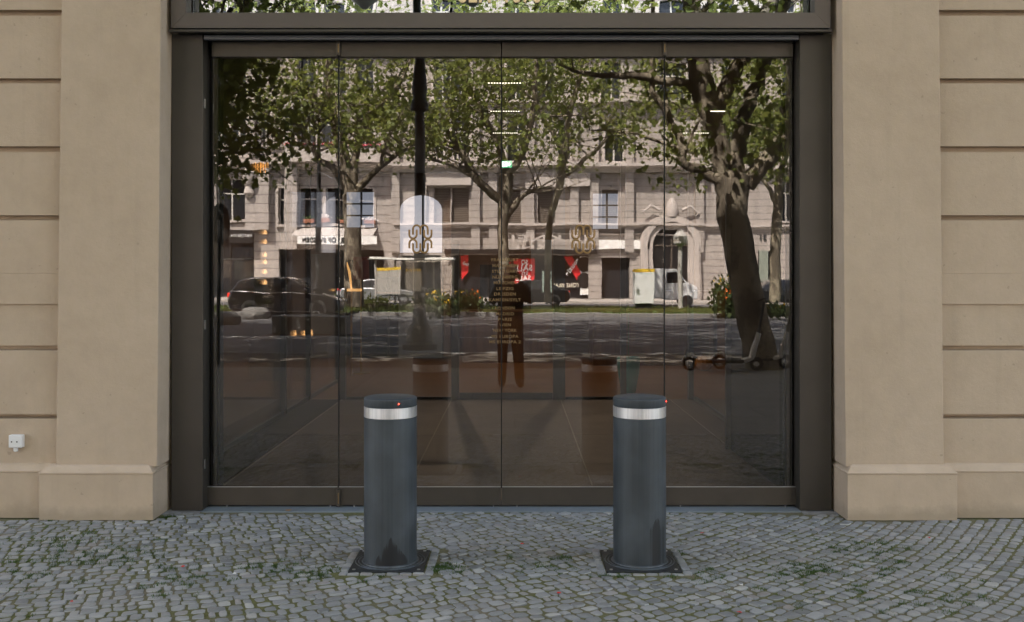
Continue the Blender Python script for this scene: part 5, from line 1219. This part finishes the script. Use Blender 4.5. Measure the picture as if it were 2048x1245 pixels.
# ------------------------------------------------------------------ scooters
M['scoot'] = mat('scooter_white', (.80, .81, .82), .4); M['scootd'] = mat('scooter_black', (.02, .02, .02), .5)
def scooter(x, y, label, s):
    c = empty('electric_scooter', (x, y, 0), label, 'scooter', 'rental scooters by the tree')
    def T(u, v): return (x+s*u, y, v)
    MB().box(min(x-s*.42, x+s*.35), max(x-s*.42, x+s*.35), y-.08, y+.08, .14, .19).build('deck', M['scootd'], c, bevel=.02)
    MB().tube([T(.33, .17), T(.48, .22), T(.60, .62)], [.045, .05, .04], 10).build('neck', M['scoot'], c, smooth=True)
    MB().tube([T(.59, .60), T(.68, 1.12)], [.026, .022], 10).build('stem', M['scootd'], c, smooth=True)
    MB().tube([(x+s*.66, y-.24, 1.13), (x+s*.70, y-.08, 1.17), (x+s*.70, y+.08, 1.17), (x+s*.66, y+.24, 1.13)], .016, 8).build('handlebar', M['scootd'], c, smooth=True)
    for u in (-.52, .56):
        m = MB(); n = 20; prof = [(.07, -.022), (.10, -.026), (.112, -.012), (.112, .012), (.10, .026), (.07, .022)]
        m.add([(x+s*u+r*math.cos(2*math.pi*k/n), y+t, .125+r*math.sin(2*math.pi*k/n)) for r, t in prof for k in range(n)], [(i*n+k, i*n+(k+1) % n, ((i+1) % 6)*n+(k+1) % n, ((i+1) % 6)*n+k) for i in range(6) for k in range(n)])
        m.build('wheel', M['tyre'], c, smooth=True)
        MB().tube([(x+s*u, y-.05, .125), (x+s*u, y+.05, .125)], .035, 12).build('hub', M['scoot'], c)
    MB().tube([T(-.40, .19), T(-.48, .28), T(-.60, .24), T(-.66, .14)], [.03, .025, .02, .012], 8).build('rear_mudguard', M['scoot'], c, smooth=True)
x, y, _ = R(1441, 745, 16.0); scooter(x, y, 'white and black electric scooter left of the big trunk by the sign pole', 1)
x, y, _ = R(1512, 745, 15.9); scooter(x, y-.4, 'white and black electric scooter in front of the big trunk', 1)
# ------------------------------------------------------------------ the photographer
M['coat'] = mat('dark_clothes', (.018, .018, .022), .9); M['skin'] = mat('skin', (.45, .27, .19), .6); M['hair'] = mat('brown_hair', (.05, .03, .02), .8)
def skinned(name, joints, edges, radii, m, parent, root=0, sub=2):
    me = bpy.data.meshes.new(name); me.from_pydata(joints, edges, []); me.materials.append(m)
    o_ = bpy.data.objects.new(name, me); C.objects.link(o_)
    sk = o_.modifiers.new('skin', 'SKIN'); sk.use_smooth_shade = True
    for i, v in enumerate(me.skin_vertices[0].data if me.skin_vertices else []): pass
    if not me.skin_vertices:
        bpy.context.view_layer.objects.active = o_; o_.select_set(True)
        bpy.ops.object.select_all(action='DESELECT'); o_.select_set(True); bpy.context.view_layer.objects.active = o_
        bpy.ops.mesh.customdata_skin_add()
    for i, v in enumerate(me.skin_vertices[0].data):
        r = radii[i]; v.radius = r if hasattr(r, '__len__') else (r, r); v.use_root = (i == root)
    s = o_.modifiers.new('sub', 'SUBSURF'); s.levels = sub; s.render_levels = sub
    o_.parent = parent; o_.location = -parent_loc(parent); return o_
px0 = -.06
pe = empty('person', (px0, -.32, 0), 'photographer in dark clothes standing on the pavement holding a camera to the eye', 'person')
J = [(px0, -.34, .93), (px0, -.33, 1.12), (px0, -.34, 1.32), (px0, -.33, 1.42), (px0+.01, -.31, 1.49),          # pelvis, waist, chest, neck base, neck
     (px0-.17, -.33, 1.36), (px0-.27, -.22, 1.16), (px0-.06, -.09, 1.44),                                         # left shoulder, elbow, wrist
     (px0+.17, -.33, 1.36), (px0+.30, -.22, 1.18), (px0+.13, -.10, 1.47),
     (px0-.09, -.34, .88), (px0-.11, -.32, .50), (px0-.12, -.35, .09), (px0-.13, -.21, .04),
     (px0+.09, -.34, .88), (px0+.11, -.31, .50), (px0+.13, -.35, .09), (px0+.15, -.21, .04)]
E = [(0, 1), (1, 2), (2, 3), (3, 4), (2, 5), (5, 6), (6, 7), (2, 8), (8, 9), (9, 10), (0, 11), (11, 12), (12, 13), (13, 14), (0, 15), (15, 16), (16, 17), (17, 18)]
Rr = [(.19, .15), (.18, .14), (.19, .14), (.08, .08), (.058, .058), .09, .066, .040, .09, .066, .040, .115, .085, .07, .045, .115, .085, .07, .045]
skinned('body', J, E, Rr, M['coat'], pe)
m = MB(); n = 24; hx, hy, hz = px0+.015, -.215, 1.575
prof = [(.02, -.125), (.045, -.12), (.062, -.085), (.072, -.03), (.078, .02), (.075, .06), (.058, .095), (.03, .115), (.004, .12)]
m.lathe(prof, (hx, hy, hz), n); m.v = [(a, hy+(b_-hy)*1.22, c) for a, b_, c in m.v]
m.lathe([(.004, -.02), (.012, -.012), (.010, .01), (.004, .03)], (hx, hy+.095, hz-.02), 8)
for s in (-1, 1): m.lathe([(.004, -.028), (.012, -.02), (.014, .01), (.006, .028)], (hx+s*.080, hy, hz), 8)
m.build('head', M['skin'], pe, smooth=True)
m = MB(); m.lathe([(.080, -.03), (.086, .02), (.083, .065), (.064, .103), (.03, .124), (.004, .129)], (hx, hy-.022, hz+.002), 20); m.v = [(a, hy-.022+(b_-hy+.022)*1.15, c) for a, b_, c in m.v]; m.build('hair', M['hair'], pe, smooth=True)
for s in (-1, 1):
    wx_, wy_, wz_ = (px0-.06, -.09, 1.44) if s < 0 else (px0+.13, -.10, 1.47)
    js = [(wx_, wy_, wz_), (wx_+(-s)*.0, wy_+.03, wz_+.045)]; es = [(0, 1)]; rs2 = [.028, .034]
    for k in range(5):
        a = -.03+.015*k; b0 = len(js)
        tip = (wx_-s*(.01+.012*k) if k < 4 else wx_+s*.03, wy_+.06, wz_+.075+.012*k-(.03 if k == 4 else 0))
        js += [(wx_+s*a*.3, wy_+.05, wz_+.065+.008*k), tip]; es += [(1, b0), (b0, b0+1)]; rs2 += [.0095, .0078]
    skinned('hand', js, es, rs2, M['skin'], pe, sub=1)
cm = empty('handheld_camera', (0, -.09, H), 'black camera held at the eye of the photographer', 'camera')
MB().box(-.065, .065, -.115, -.065, H-.045, H+.045).build('body', M['scootd'], cm, bevel=.006)
m = MB(); n = 28; prof = [(.034, -.064), (.038, -.05), (.040, -.030), (.040, -.018), (.034, -.014), (.030, -.018)]
m.add([(r*math.cos(2*math.pi*k/n), t, H+r*math.sin(2*math.pi*k/n)) for r, t in prof for k in range(n)], [(i*n+k, i*n+(k+1) % n, (i+1)*n+(k+1) % n, (i+1)*n+k) for i in range(5) for k in range(n)]+[tuple(range(n)), tuple(5*n+k for k in range(n))])
m.build('lens', M['scootd'], cm, smooth=True)
